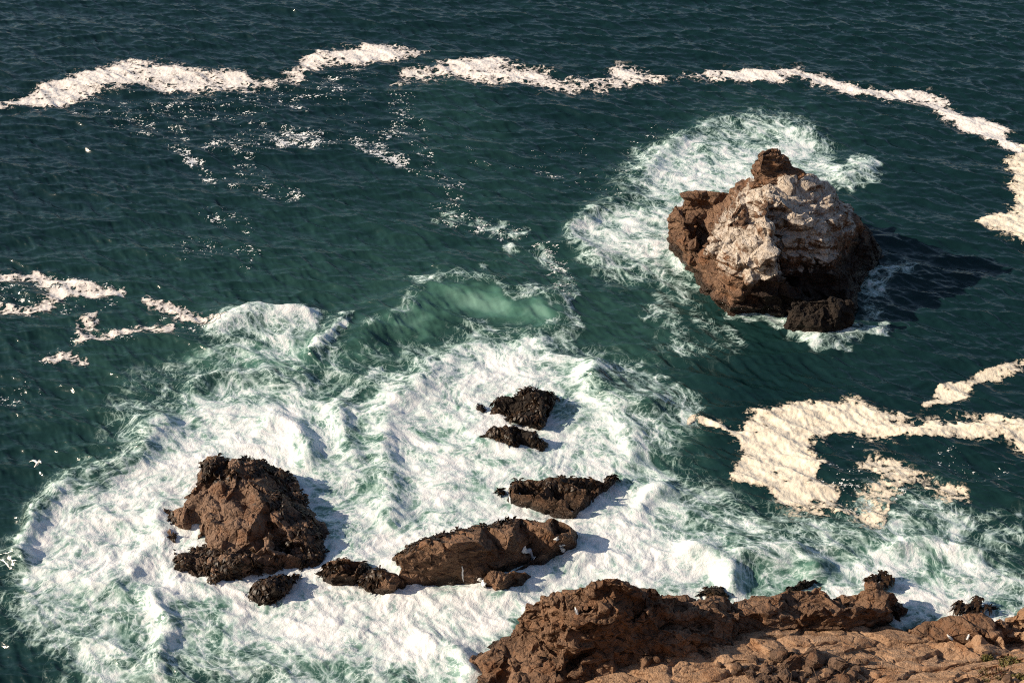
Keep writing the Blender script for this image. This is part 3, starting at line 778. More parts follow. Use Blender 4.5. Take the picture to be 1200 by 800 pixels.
# ------------------------------------------------------------------ sea stack
def build_stack():
    root = empty('sea_stack', 'tallest rock, a guano whitened sea stack standing alone in the sea at upper right', 'sea stack', at(910, 325, 0))
    inv = Matrix.Translation(-root.location)
    tin = [(788,236,4.5),(802,229,4.8),(830,226,5.0),(852,225,5.2),(800,250,4.2),(818,250,4.4),
           (786,262,2.2),(789,288,.3),(796,303,-.3),(812,318,-.3),(832,334,-.4),(850,346,-.4),
           (835,247,3.7),(826,262,2.6),(818,285,1.6),(848,245,4.3),(840,262,4.0),
           (838,268,4.6),(848,262,5.2),(826,284,3.4),(812,304,1.6),(834,300,3.5),
           (866,216,7.6),(880,210,8.2),(900,205,8.8),(925,206,8.9),(948,208,8.7),(966,213,8.2),
           (870,235,7.6),(858,252,6.6),(900,228,9.0),(893,246,8.4),(905,262,7.6),(885,280,6.4),(868,262,6.6),(845,286,5.0),(862,300,5.2),
           (845,303,4.3),(880,304,5.0),(842,314,3.0),(870,316,3.4),(905,312,3.8),(846,334,1.6),(870,338,1.9),(906,328,2.6),
           (862,354,-.3),(890,360,-.4),(925,366,-.4),
           (930,245,8.0),(950,262,6.8),(985,232,7.2),(1002,260,5.2),(1018,282,2.8),(1031,298,.3),(1028,318,-.4),(1008,348,-.4),(1002,378,-.4),
           (970,292,4.9),(945,306,4.0),(992,318,2.4),(960,338,1.6),(930,345,1.0),(985,345,1.1),
           (792,266,-.6),(825,246,-.6),(880,240,-.6),(935,236,-.6),(985,250,-.6),(1022,276,-.6)]
    pr = [ ([(838,318,3.0),(905,312,3.5),(916,331,2.7),(874,340,2.2),(843,332,2.3)], -.5, .03),
           ([(852,262,6.1),(895,258,7.0),(900,286,6.3),(850,289,5.5)], -.5, .0),
           ([(836,278,5.4),(862,282,6.0),(905,280,6.6),(912,298,5.9),(902,306,5.7),(864,310,5.0),(838,303,4.5)], 3.7, -.12),
           ([(832,262,4.8),(850,255,5.6),(862,268,6.0),(846,285,5.2),(836,290,4.4)], -.5, .10),
           ([(870,300,5.4),(845,302,4.6),(848,309,4.2),(885,309,4.6)], .5, .0)]
    geo = sculpt('stack', [tin], pr, voxel=.085, block=.70, bsize=2.1, fine=.09, crackd=.24, strata=.45, lay=1.3, seed=21, fs=.66, rough=.26, bdim=(2.2,1.7,1.3), bang=.6)
    g = (geo[0]-np.array(root.location, np.float32), geo[1], geo[2])
    PG = [(820,262),(866,212),(905,208),(975,210),(1000,255),(1000,290),(960,320),(900,312),(850,312),(822,300)]
    def guano(co, nr):
        w = co + np.array(root.location, np.float32)
        px, py = to_px(w[:, 0], w[:, 1], w[:, 2])
        top = sstep(1.8, 4.6, w[:, 2]+.8*fbm3(w/2.2, 3, 77))
        left = np.interp(py, [205, 250, 285, 312], [882, 852, 818, 838])
        band = sstep(-26, 16, px-left+14*fbm3(w/1.2, 3, 70))*sstep(1045, 965, px+20*fbm3(w/1.5, 3, 71))
        return np.clip(top*band*(.62+.40*nr[:, 2]), 0, 1)
    def tone(co, nr):  # lower front-right flank: its shade put into the rock colour, along with algae stain
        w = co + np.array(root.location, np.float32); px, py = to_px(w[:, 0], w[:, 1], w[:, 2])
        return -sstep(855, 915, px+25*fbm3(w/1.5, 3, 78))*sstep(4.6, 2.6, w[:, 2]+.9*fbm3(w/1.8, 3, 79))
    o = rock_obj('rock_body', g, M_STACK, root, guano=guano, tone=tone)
    SURF[-1] = (geo[0], geo[1])
    # broken pillar on the crest
    pp = [([(883,187,9.6),(897,182,9.8),(925,183,9.9),(932,196,9.2),(900,199,9.1),(884,197,9.2)], 8.6, -.03),
          ([(886,178,10.7),(900,174,10.8),(914,176,10.8),(920,186,10.2),(892,190,10.2)], 9.2, .03),
          ([(892,176,11.3),(903,172,11.4),(912,174,11.3),(914,181,11.0),(893,183,11.0)], 10.4, .0),
          ([(886,197,9.3),(930,194,9.4),(952,206,8.9),(912,212,8.8),(886,207,8.8)], 7.4, .15),
          ([(884,190,9.9),(900,185,10.0),(926,189,9.7),(936,198,9.2),(905,202,9.2),(886,200,9.2)], 8.2, .05)]
    geo = sculpt('p', [], pp, voxel=.06, block=.3, bsize=.9, fine=.12, crackd=.10, strata=.2, lay=.6, fs=.4, rough=.12, seed=24, zcut=5)
    rock_obj('crest_pillar', (geo[0]-np.array(root.location, np.float32), geo[1], geo[2]), M_STACK, root, guano=lambda c, n: np.zeros(len(c)), solid=False)
    # low dark foot
    pf = [([(926,354,2.3),(955,350,2.6),(985,350,2.6),(1000,356,2.2),(999,372,1.4),(966,380,1.3),(940,372,1.5),(928,364,1.9)], -1.2, .16)]
    geo = sculpt('f', [], pf, voxel=.08, block=.4, bsize=.9, fine=.25, crackd=.1, fs=.35, rough=.2, seed=26)
    rock_obj('mussel_foot', (geo[0]-np.array(root.location, np.float32), geo[1], geo[2]), M_BLACK, root, solid=False)
build_stack()

# ------------------------------------------------------------------ islet at left
def localise(geo, root):
    return (geo[0]-np.array(root.location, np.float32), geo[1], geo[2])
def weedlocal(geo, polys, count, root, **kw):
    o = weed(geo, polys, count, root, **kw)
    if o:
        o.data.transform(Matrix.Translation(-root.location))
    return o
def islet(label, tins, prisms, mat, weedpolys=(), nweed=0, centre=None, wsize=.26, tone=None, **kw):
    root = empty('sea_rock', label, 'rock', centre)
    geo = sculpt('r', tins, prisms, **kw)
    rock_obj('rock_body', localise(geo, root), mat, root, tone=tone)
    SURF[-1] = (geo[0], geo[1])
    if nweed: weedlocal(geo, weedpolys, nweed, root, seed=kw.get('seed', 0), size=wsize)
    return root, geo
t1 = [(188,600,-.3),(192,622,-.4),(196,642,-.4),(206,640,-.2),(214,630,-.35),(228,628,-.3),(238,634,-.1),(226,640,-.2),(208,652,-.3),(206,668,-.4),(216,679,-.5),(250,690,-.5),(282,676,-.4),(300,668,-.4),(310,658,-.3),(322,650,-.3),(334,657,-.3),(345,668,-.4),(372,672,-.5),(391,642,-.4),(386,612,-.4),(366,596,-.5),
      (243,556,-.5),(300,552,-.5),(338,566,-.5),(208,592,-.3),(226,572,-.2),
      (242,534,2.6),(254,531,2.9),(266,538,2.4),(282,533,3.0),(306,537,2.9),(318,545,2.1),(332,546,2.4),(341,556,1.3),(246,550,2.5),(258,556,3.2),
      (272,552,3.6),(290,562,4.0),(300,578,3.9),(308,592,3.2),(294,586,3.2),(282,572,2.8),
      (250,566,1.3),(268,572,1.6),(284,584,2.0),(292,594,2.3),
      (206,594,1.2),(222,586,1.9),(246,576,2.2),(264,584,2.6),(282,600,2.9),(300,608,3.3),(314,620,3.1),(290,624,2.9),(310,638,2.6),(262,618,2.6),(240,604,2.2),(214,610,1.2),(256,632,2.0),(236,620,1.1),(204,622,.8),
      (318,560,2.2),(326,574,1.4),(335,588,2.5),(350,604,2.1),(366,622,1.5),(340,634,1.7),(378,646,.7),(332,616,2.4),
      (284,642,1.6),(302,648,1.3),(240,646,1.1),(270,652,1.5),(216,660,.7),(250,674,.8),(286,660,.9),(318,640,1.1),(345,654,.8),(364,658,.6)]
t1 = [(a_, b_, c_*.74 if c_ > 0 else c_) for a_, b_, c_ in t1]
r1, g1 = islet('broad brown rock with kelp fringes, farthest left of the surf rocks', [t1],
      [([(340,556,1.2),(352,566,.9),(342,572,.9),(330,562,1.3)], -1, .2), ([(340,578,1.0),(356,580,.9),(358,590,.7),(340,590,1.0)], -1, .2)],
      M_ISLET, weedpolys=[[(236,526),(345,536),(345,570),(315,560),(300,555),(240,565)], [(180,595),(200,588),(206,604),(216,625),(215,645),(190,645)], [(195,645),(230,640),(300,645),(310,665),(250,695),(205,685)],
                          [(330,590),(360,590),(395,640),(375,670),(315,665),(320,640),(345,630)], [(300,590),(330,570),(360,575),(350,600),(320,615)]],
      nweed=2300, centre=at(290,630,0), voxel=.065, block=.30, bsize=1.5, fine=.11, crackd=.16, fs=.36, rough=.22, seed=38, squash=1.0)
islet('kelp covered black rock in the surf at the front foot of the broad brown rock', 
      [[(284,706,-.4),(296,716,-.4),(318,716,-.4),(340,690,-.4),(350,680,-.4),(334,676,-.4),(300,688,-.4),(303,684,.8),(318,676,1.2),(334,674,1.1),(326,688,1.0),(306,700,.6),(345,676,.3)]], [], M_BLACK,
      weedpolys=[[(280,660),(360,660),(360,720),(280,720)]], nweed=420, centre=at(316,700,0), voxel=.06, block=.2, bsize=.8, fine=.15, crackd=.06, fs=.28, rough=.12, seed=33)
islet('small kelp topped rock between the broad brown rock and the long dark ledge',
      [[(372,680,-.3),(390,688,-.4),(415,687,-.4),(434,676,-.4),(430,664,-.4),(395,664,-.4),(382,660,1.0),(400,654,1.4),(424,657,1.1),(388,672,1.0),(415,670,1.1),(430,666,.5)]], [], M_DARK,
      weedpolys=[[(368,648),(436,648),(436,668),(372,676)]], nweed=260, centre=at(403,680,0), voxel=.055, block=.2, bsize=.8, fine=.14, crackd=.06, fs=.28, rough=.12, seed=35)
islet('small rounded kelp rock touching the left end of the long dark ledge',
      [[(420,690,-.4),(440,700,-.4),(470,700,-.4),(478,686,-.4),(460,676,-.4),(425,678,-.4),(428,676,.9),(445,668,1.5),(466,672,1.3),(474,682,.6),(432,686,.6),(455,682,1.2)]], [], M_DARK,
      weedpolys=[[(415,660),(470,664),(452,684),(420,692)]], nweed=160, centre=at(449,692,0), voxel=.055, block=.2, bsize=.8, fine=.14, crackd=.06, fs=.28, rough=.12, seed=36)
# long ledge in the middle
t2 = [(458,660,-.3),(470,678,-.4),(482,686,-.4),(500,692,-.4),(536,690,-.4),(566,690,-.4),(600,676,-.4),(628,664,-.4),(660,652,-.4),(680,640,-.4),(682,628,-.3),
      (470,652,-.5),(520,640,-.5),(580,632,-.5),(650,624,-.5),
      (462,650,.8),(480,640,1.4),(508,626,1.9),(566,613,2.0),(608,607,2.0),(648,606,1.7),(668,614,1.6),
      (476,648,2.0),(504,634,3.0),(531,636,3.2),(560,634,3.0),(597,628,2.6),(647,620,2.2),(670,624,1.7),(676,634,.8),
      (500,662,1.6),(476,666,1.4),(540,666,1.3),(590,656,1.2),(640,642,1.0)]
r2, g2 = islet('long dark ledge streaming with white water, in the centre of the surf', [t2],
      [([(466,652,2.2),(496,640,2.9),(506,650,2.5),(494,668,1.4),(474,668,1.3)], -1, .1)], M_DARK,
      weedpolys=[[(455,652),(505,622),(570,606),(610,600),(650,606),(600,616),(530,626),(480,646)]], nweed=300, centre=at(570,665,0), voxel=.06, block=.2, bsize=1.8, fine=.10, crackd=.16, seed=41, fs=.6, rough=.13, wsize=.27)
islet('low brown block lying against the front of the long dark ledge',
      [[(556,692,-.4),(575,702,-.4),(605,698,-.4),(624,680,-.4),(618,672,-.4),(570,680,-.4),(572,672,1.1),(600,668,1.2),(618,670,.9),(585,682,1.0),(566,686,.5)]], [], M_DARK, centre=at(590,690,0), voxel=.05, block=.25, bsize=.9, fine=.1, crackd=.07, fs=.3, rough=.12, seed=43)
t3 = [(580,578,-.3),(592,592,-.4),(620,600,-.4),(650,606,-.4),(672,612,-.4),(690,598,-.4),(704,580,-.4),(724,566,-.4),(600,580,-.5),(650,574,-.5),(700,566,-.5),
      (582,570,.6),(604,564,1.3),(650,560,1.6),(690,556,1.5),(722,553,.9),(600,575,1.2),(630,578,1.6),(660,580,1.9),(690,572,1.6),(710,564,.9),(640,592,.7),(672,598,.8),(612,586,.5)]
r3, g3 = islet('wedge shaped dark slab with kelp on its upper edge, just above the long ledge', [t3], [], M_DARK,
      weedpolys=[[(578,560),(650,552),(726,548),(722,566),(690,572),(640,572),(580,578)]], nweed=380, centre=at(650,595,0), voxel=.06, block=.18, bsize=1.3, fine=.10, crackd=.12, fs=.5, rough=.1, seed=45, wsize=.27,
      tone=lambda co, nr: -.45*np.ones(len(co)))
islet('heart shaped black rock, the upper of two black rocks ringed by foam',
      [[(560,482,-.3),(572,492,-.4),(600,498,-.4),(636,508,-.4),(640,490,-.4),(650,466,-.4),(610,472,-.4),(575,482,-.4),(562,475,.5),(580,471,.9),(604,470,1.1),(610,458,1.6),(632,455,1.7),(648,461,.9),(636,474,1.3),(634,490,1.0),(600,486,.8)]], [], M_BLACK,
      weedpolys=[[(555,450),(655,450),(650,510),(555,500)]], nweed=420, centre=at(605,490,0), voxel=.06, block=.25, bsize=.9, fine=.15, crackd=.08, fs=.3, rough=.15, seed=51, wsize=.26)
islet('low oval black rock, the lower of two black rocks ringed by foam',
      [[(556,516,-.3),(575,526,-.4),(605,532,-.4),(630,535,-.4),(640,524,-.4),(625,512,-.4),(580,510,-.4),(562,511,.4),(580,502,1.1),(604,499,1.3),(626,508,1.0),(637,518,.5),(600,514,.9)]], [], M_BLACK,
      weedpolys=[[(550,490),(645,490),(645,540),(550,540)]], nweed=320, centre=at(600,520,0), voxel=.06, block=.25, bsize=.9, fine=.15, crackd=.08, fs=.3, rough=.15, seed=52, wsize=.26)

# ------------------------------------------------------------------ shore
shore_t = [(540,815,-.6),(600,790,.2),(656,765,.0),(750,738,0),(850,722,0),(950,722,.0),(1030,726,-.2),(1052,731,-.5),(1064,737,-.4),(1110,732,-.4),(1160,730,-.4),(1220,730,-.4),(1290,725,-.4),
      (656,794,2.0),(718,768,2.2),(747,754,2.4),(789,753,2.6),(832,763,2.4),(860,756,2.2),(900,746,2.0),(936,742,1.8),(990,737,1.4),(1040,734,.8),(1066,741,.9),
      (700,800,2.8),(800,800,3.0),(800,776,2.7),(860,778,2.7),(900,800,3.2),(950,768,2.5),(950,752,2.1),(1000,764,2.4),(1000,800,3.4),(1020,748,1.6),(1050,758,1.9),(1050,780,2.8),(1080,750,1.6),(1100,760,1.8),(1098,763,2.1),(1100,771,1.7),(1100,778,2.5),(1100,800,4.4),
      (1130,752,2.4),(1132,762,1.6),(1155,759,1.2),(1152,772,2.6),(1150,800,5.5),(1150,744,2.5),(1172,742,2.4),(1176,760,1.0),(1184,766,1.6),(1200,760,2.4),(1200,772,4.2),(1200,800,7.),(1260,752,3.2),(1260,800,8.),
      (640,860,1.5),(800,860,4.5),(1000,860,6.),(1200,860,10.),(1300,860,12.),(480,960,-.6),(560,870,-.5),(700,960,5),(1000,960,9.),(1300,960,16.),(1340,760,5.)]
shore_geo = sculpt('s', [shore_t], [([(880,748,2.5),(960,745,2.3),(1010,756,2.5),(980,768,2.9),(900,764,2.8)], 0, .05)], voxel=.075, block=.32, bsize=1.6, fine=.07, crackd=.24, strata=.0, seed=61, squash=1.3, flat=True, aniso=.33, fs=.55, rough=.07, zcut=-.9)
so = rock_obj('rocky_shore', shore_geo, M_TAN, tone=lambda co, nr: np.zeros(len(co))); tag(so, kind='structure')

def outcrop(name, label, cat, tins, prisms, mat, centre, tone=None, **kw):
    root = empty(name, label, cat, centre)
    geo = sculpt('o', tins, prisms, **kw)
    o = rock_obj('rock_body', localise(geo, root), mat, root, tone=tone); SURF[-1] = (geo[0], geo[1])
    return root, geo
ot = [(611,732,-.6),(650,724,-.6),(700,717,-.6),(760,717,-.6),(850,722,-.6),(866,735,-.2),(604,742,-.5),(575,756,-.5),(540,782,-.6),(543,815,-.6),(580,840,-.5),
      (687,682,7.0),(705,677,7.3),(724,677,7.2),(745,686,6.4),(761,694,5.5),(687,701,6.0),(707,703,6.1),(740,703,5.7),
      (660,697,5.4),(633,702,4.8),(612,712,4.0),(660,708,5.3),(640,710,4.6),(646,728,3.3),(662,724,4.3),(614,726,2.9),
      (673,717,6.0),(718,708,6.2),(760,712,5.4),(660,762,2.2),(700,773,2.1),(747,752,2.5),(668,742,3.8),(710,745,4.0),(735,735,4.4),
      (798,698,3.6),(840,700,2.9),(862,704,2.4),(800,722,3.6),(850,718,3.0),(800,735,2.4),(850,735,1.9),(770,734,3.9),(830,742,3.2),(789,758,2.2),(835,768,2.1),(860,757,2.0),
      (636,736,3.4),(648,758,1.9),(592,748,1.1),(566,772,.6),(556,792,1.2),(600,766,1.9),(630,766,2.3),(600,800,2.6),(650,800,2.6),(640,782,2.4),(570,800,1.4),(610,850,2.0)]
og, ogeo = outcrop('rock_outcrop', 'blocky dark brown outcrop with square broken faces at the bottom centre', 'rock', [ot],
      [([(633,701,4.9),(658,697,5.3),(657,707,5.2),(637,710,4.7)], .5, .03),
       ([(634,734,3.7),(662,729,4.3),(664,735,4.2),(640,740,3.5)], .5, .02),
       ([(673,717,6.1),(718,707,6.3),(724,714,6.2),(676,724,5.9)], .5, .06),
       ([(687,682,7.1),(724,676,7.3),(742,688,6.6),(712,703,6.2),(688,700,6.3)], 3, .03),
       ([(770,732,4.1),(832,740,3.3),(828,748,3.1),(770,744,3.9)], .5, .02),
       ([(800,718,3.8),(862,714,3.0),(866,722,2.9),(802,728,3.6)], .3, .0)],
      M_DARK, at(700,775,2), voxel=.065, block=.60, bsize=1.5, fine=.12, crackd=.2, strata=.25, seed=73, fs=.5, rough=.3, bdim=(1.7,1.3,1.25), bang=.55, zb=-1.5)
mt = [(836,722,-.6),(900,718,-.6),(960,713,-.6),(1020,710,-.6),(1064,718,-.6),(1050,732,-.5),(842,701,2.0),(880,697,2.1),(920,692,2.2),(960,686,2.2),(1020,683,2.0),(1042,692,1.9),(1057,705,1.5),
      (860,722,2.6),(905,714,2.6),(960,711,2.8),(1000,711,2.6),(1040,709,1.9),(870,746,1.4),(930,739,1.3),(960,731,1.2),(1010,723,.9),(1046,729,.1),(1060,714,.1),(930,724,2.0),(985,718,2.0)]
outcrop('rock_ledge', 'smooth brown tongue of rock jutting into the surf with a black shaded underside', 'rock', [mt],
      [], M_DARK, at(950,725,1), voxel=.07, block=.4, bsize=1.5, fine=.12, crackd=.2, strata=.2, seed=65, aniso=.6, fs=.46, rough=.22)
dt = [(1066,742,-.5),(1110,730,-.6),(1150,726,-.6),(1195,738,-.6),(1062,735,.8),(1086,727,1.6),(1115,719,2.3),(1146,716,2.5),(1170,724,2.4),(1186,733,2.1),
      (1080,744,1.3),(1115,744,1.9),(1150,738,2.3),(1170,744,2.2),(1100,750,1.5),(1150,752,1.6),(1178,750,1.2),(1184,742,1.0)]
outcrop('rock_ledge', 'low dark dome of rock at the bottom right where two gulls stand below', 'rock', [dt], [], M_DARK, at(1120,745,1), voxel=.07, block=.25, bsize=1.9, fine=.1, crackd=.2, seed=67, fs=.45, rough=.15)
rt = [(1176,737,-.6),(1215,728,-.6),(1280,722,-.6),(1170,727,1.8),(1200,717,2.4),(1240,712,2.8),(1290,708,3.),(1182,738,1.7),(1204,738,2.1),(1250,735,2.6),(1190,748,.9),(1215,752,1.0),(1290,752,1.6)]
outcrop('rock_ledge', 'orange brown rock cut off by the right edge beside the low dark dome', 'rock', [rt], [], M_TAN, at(1220,740,1), voxel=.07, block=.4, bsize=1.3, fine=.1, crackd=.2, seed=69, fs=.42, tone=lambda c, n: -.25*np.ones(len(c)))

# ---- cliff under the viewpoint
def cliff():
    xs = np.arange(-160, 161, 1.2); ss = np.linspace(0, 1, 60)
    X, S = np.meshgrid(xs, ss)
    toe = np.interp(X, [-160, -40, -12, 0, 20, 40, 160], [36, 40, 43, 48, 48.5, 50, 60])
    Y = toe*(1-S) + (-6)*S
    Z = -2 + 60.2*S**1.12
    n = fbm2(X.ravel()/7, (S*60).ravel()/7, 5, 500).reshape(X.shape)
    Y = Y - 1.6 - 2.0*np.abs(n); Z = Z-1.5*np.abs(n)
    keepz = np.minimum(Z, np.maximum(CAM_H-2.2-np.maximum(Y, 0)*1.24, -3))
    V = np.stack([X.ravel(), Y.ravel(), keepz.ravel()], 1); idx = np.arange(X.size).reshape(X.shape)
    Q = np.stack([idx[:-1, :-1], idx[:-1, 1:], idx[1:, 1:], idx[1:, :-1]], 2).reshape(-1, 4)
    me = mesh_np('cliff', V, Q, M_TAN); fattr(me, 'tone', np.zeros(len(V)))
    tag(link('cliff', me), kind='structure')
cliff()

# ------------------------------------------------------------------ things standing on the rock
allv, allt, off = [], [], 0
for v, t in SURF: allv.append(v); allt.append(t+off); off += len(v)
allv = np.concatenate(allv); allt = np.concatenate(allt)
BVH = BVHTree.FromPolygons(allv.tolist(), allt.tolist())
def on_rock(px, py):
    a = at(px, py, 0); o = Vector((0, 0, CAM_H)); h = BVH.ray_cast(o, (a-o).normalized())
    return h[0], h[1]

# ---- white water running off the rocks
M_RUN = raft_material('running_white_water', c4(.66,.70,.70), c4(.86,.86,.85))
def runoff(root, pts, w):
    P = []
    for (x1, y1), (x2, y2) in zip(pts[:-1], pts[1:]):
        for k in range(8):
            t = k/8; h, n = on_rock(x1+(x2-x1)*t+random.uniform(-.7, .7), y1+(y2-y1)*t)
            if h: P.append((h, n))
    P = [p for i, p in enumerate(P) if i == 0 or (p[0]-P[i-1][0]).length < 1.0]
    if len(P) < 3: return
    V, Fc = [], []
    for i, (h, n) in enumerate(P):
        w_ = w*1.9; d = (P[min(i+1, len(P)-1)][0]-P[max(i-1, 0)][0]).normalized(); sd = d.cross(n).normalized()
        k = w_*random.uniform(.55, 1.1)*(.35 if i in (0, len(P)-1) else 1)
        for a, b_ in ((-1, .02), (-.5, .07), (.5, .07), (1, .02)): V.append(h+sd*k*a*.5+n*b_-root.location)
        if i:
            for q in range(3): Fc.append((4*i-4+q, 4*i-3+q, 4*i+1+q, 4*i+q))
    me = mesh_np('runoff_stream', [tuple(v) for v in V], Fc, M_RUN); fattr(me, 'cover', np.tile([.2, .62, .62, .2], len(P))); link('runoff_stream', me, root)
for p, w in (([(612,643),(622,646),(628,660)], .3), ([(650,627),(658,636),(660,647)], .26), ([(562,676),(570,690)], .24), ([(542,656),(543,684)], .06)): runoff(r2, p, w)
for p, w in (([(597,574),(599,592)], .12), ([(608,577),(611,590)], .1)): runoff(r3, p, w)

# ---- boulders
def boulder_mesh(seed, sharp=.5):
    r = np.random.default_rng(seed)
    bm = bmesh.new()
    pts = r.normal(size=(26, 3)); pts /= np.linalg.norm(pts, axis=1)[:, None]; pts *= r.uniform(.85, 1.05, (26, 1))*np.array([1, .84, .74])
    hull(bm, [Vector(p) for p in pts])
    bmesh.ops.bevel(bm, geom=list(bm.edges), offset=.10, segments=1, affect='EDGES')
    bmesh.ops.triangulate(bm, faces=bm.faces)
    bmesh.ops.subdivide_edges(bm, edges=bm.edges, cuts=2, use_grid_fill=True)
    bmesh.ops.recalc_face_normals(bm, faces=bm.faces)
    bm.normal_update()
    co = np.array([v.co for v in bm.verts]); nr = np.array([v.normal for v in bm.verts])
    co = co + nr*(.10*fbm3(co*1.6, 3, seed)-.05*np.abs(fbm3(co*4, 3, seed+4)))[:, None]
    for v, c in zip(bm.verts, co): v.co = c
    bmesh.ops.triangulate(bm, faces=bm.faces)
    me = bpy.data.meshes.new('boulder'); bm.to_mesh(me); bm.free()
    me.materials.append(M_BOULD); fattr(me, 'tone', np.zeros(len(me.vertices)))
    return me
BM_ = [boulder_mesh(700+i) for i in range(9)]
def boulder(px, py, w, k, label, group=None, rot=None, sink=.25, mat=None):
    h, n = on_rock(px, py)
    if h is None: return
    s = w*.5*np.linalg.norm(np.array(h)-np.array((0, 0, CAM_H)))/FPX
    o = link('boulder', BM_[k % 9]); r = random.Random(int(px*7+py*13))
    o.location = h+Vector((0, 0, s*(.72-sink))); o.scale = (s, s*r.uniform(.85, 1.1), s*r.uniform(.9, 1.15))
    o.rotation_euler = (r.uniform(-.4, .4), r.uniform(-.4, .4), r.uniform(0, 6.28)) if rot is None else rot
    tag(o, label, 'boulder', group)
    return o
GP = 'boulders heaped on the tan shore'
big = [(864,780,13,'rounded tan boulder at the left end of the heap'),(882,771,13,'dark knobbly boulder near the back left of the heap'),(879,788,13,'upright pale boulder leaning at the left front of the heap'),
       (913,768,22,'flat sided pale slab tilted at the back of the heap'),(933,766,10,'black pointed stone sticking up at the back of the heap'),(927,780,26,'large pale rounded boulder in the middle of the heap'),
       (952,774,30,'biggest reddish brown boulder in the heap'),(981,778,22,'grey faced boulder with a black shadow at the right of the heap'),(920,791,19,'low pale boulder in front of the large pale rounded one'),
       (897,784,14,'small pink tinged boulder left of the large pale rounded one'),(1000,789,14,'dark boulder at the far right end of the heap'),(990,800,24,'pale boulder cut by the bottom edge at the heap right end')]
for i, (x, y, w, lb) in enumerate(big): boulder(x, y+4, w*1.2, i, lb, GP)
rr = random.Random(5)
for i in range(90):
    x = rr.gauss(930, 36); y = rr.uniform(776, 812)
    boulder(x, y, rr.uniform(5, 14), i+3, 'small brown stone among the larger boulders of the heap', 'small stones filling the boulder heap', sink=.15)
for i, (x, y, w, lb) in enumerate([(770,771,11,'round pale stone, larger of two resting on tan rock below the dark outcrop'),(784,772,8,'round pale stone, smaller of two resting on tan rock below the dark outcrop'),
        (1157,766,14,'dark knob of rock with yellow plants at its foot, lower right'),(1184,788,9,'white angular stone among the bushes in the bottom right corner'),(1180,795,14,'pale grey stone half hidden by the corner bushes'),
        (1142,798,14,'dark grey stone at the bottom edge left of the corner bushes'),(1030,790,9,'dark stone lying alone right of the boulder heap')]):
    boulder(x, y+3, w, i+2, lb)

# ---- sea palms / kelp tufts in the wash
def kelp_tuft(label, px0, px1, py, z, n, seed):
    r = np.random.default_rng(seed); V, Fc = [], []
    a, c = at(px0, py, z), at(px1, py, z); root = (a+c)/2
    for i in range(n):
        p = a.lerp(c, r.uniform(0, 1))-root; p = np.array(p)+np.array([0, r.normal()*.22, -.75])
        hgt = r.uniform(.5, .85); top = p+np.array([r.normal()*.12, r.normal()*.12, hgt]); w = .035
        for d in ((1, 0, 0), (0, 1, 0)):
            d = np.array(d)*w; b0 = len(V); V += [p-d, p+d, top+d*.7, top-d*.7]; Fc.append((b0, b0+1, b0+2, b0+3))
        for k in range(9):
            ang = r.uniform(0, 6.28); d = np.array([math.cos(ang), math.sin(ang), 0]); s = r.uniform(.22, .42); sd = np.array([-d[1], d[0], 0])*.05
            p1 = top+d*s*.5+np.array([0, 0, .12]); p2 = top+d*s-np.array([0, 0, r.uniform(.1, .35)])
            b0 = len(V); V += [top-sd, top+sd, p1+sd*1.4, p1-sd*1.4, p2+sd*.5, p2-sd*.5]; Fc += [(b0, b0+1, b0+2, b0+3), (b0+3, b0+2, b0+4, b0+5)]
    o = link('sea_palm', mesh_np('sea_palm', V, Fc, M_WEED, smooth=False)); o.location = root
    tag(o, label, 'seaweed', 'clumps of sea palm in the shore wash')
def awash(label, pts, seed, n):
    c = at(sum(p[0] for p in pts)/len(pts), sum(p[1] for p in pts)/len(pts), 0)
    islet(label, [pts], [], M_BLACK, weedpolys=[[(min(p[0] for p in pts)-5, min(p[1] for p in pts)-8), (max(p[0] for p in pts)+5, min(p[1] for p in pts)-8), (max(p[0] for p in pts)+5, max(p[1] for p in pts)+5), (min(p[0] for p in pts)-5, max(p[1] for p in pts)+5)]],
          nweed=n, centre=c, voxel=.05, block=.15, bsize=.6, fine=.12, crackd=.05, fs=.25, rough=.1, seed=seed, wsize=.22)
kelp_tuft('dark tuft of sea palms off the tip of the brown rock tongue', 1018, 1046, 678, .75, 26, 1)
kelp_tuft('dark sea palms strung along the wash above the low dark dome', 1124, 1152, 709, .6, 22, 2)
awash('low kelp covered rock awash above the low dark dome', [(1135,718,-.4),(1155,722,-.4),(1172,716,-.4),(1165,709,-.4),(1140,710,-.4),(1145,712,.35),(1160,710,.4),(1168,712,.3)], 81, 60)
awash('kelp rag of rock awash left of the brown rock tongue', [(922,694,-.4),(948,688,-.4),(958,680,-.4),(940,680,-.4),(926,688,.5),(944,681,.6),(954,678,.5)], 82, 70)
awash('half drowned kelp rock in the breaking wave behind the dark outcrop', [(815,700,-.4),(850,702,-.4),(862,696,-.4),(845,686,-.4),(822,688,-.4),(830,690,.55),(845,690,.6),(854,695,.5)], 83, 110)

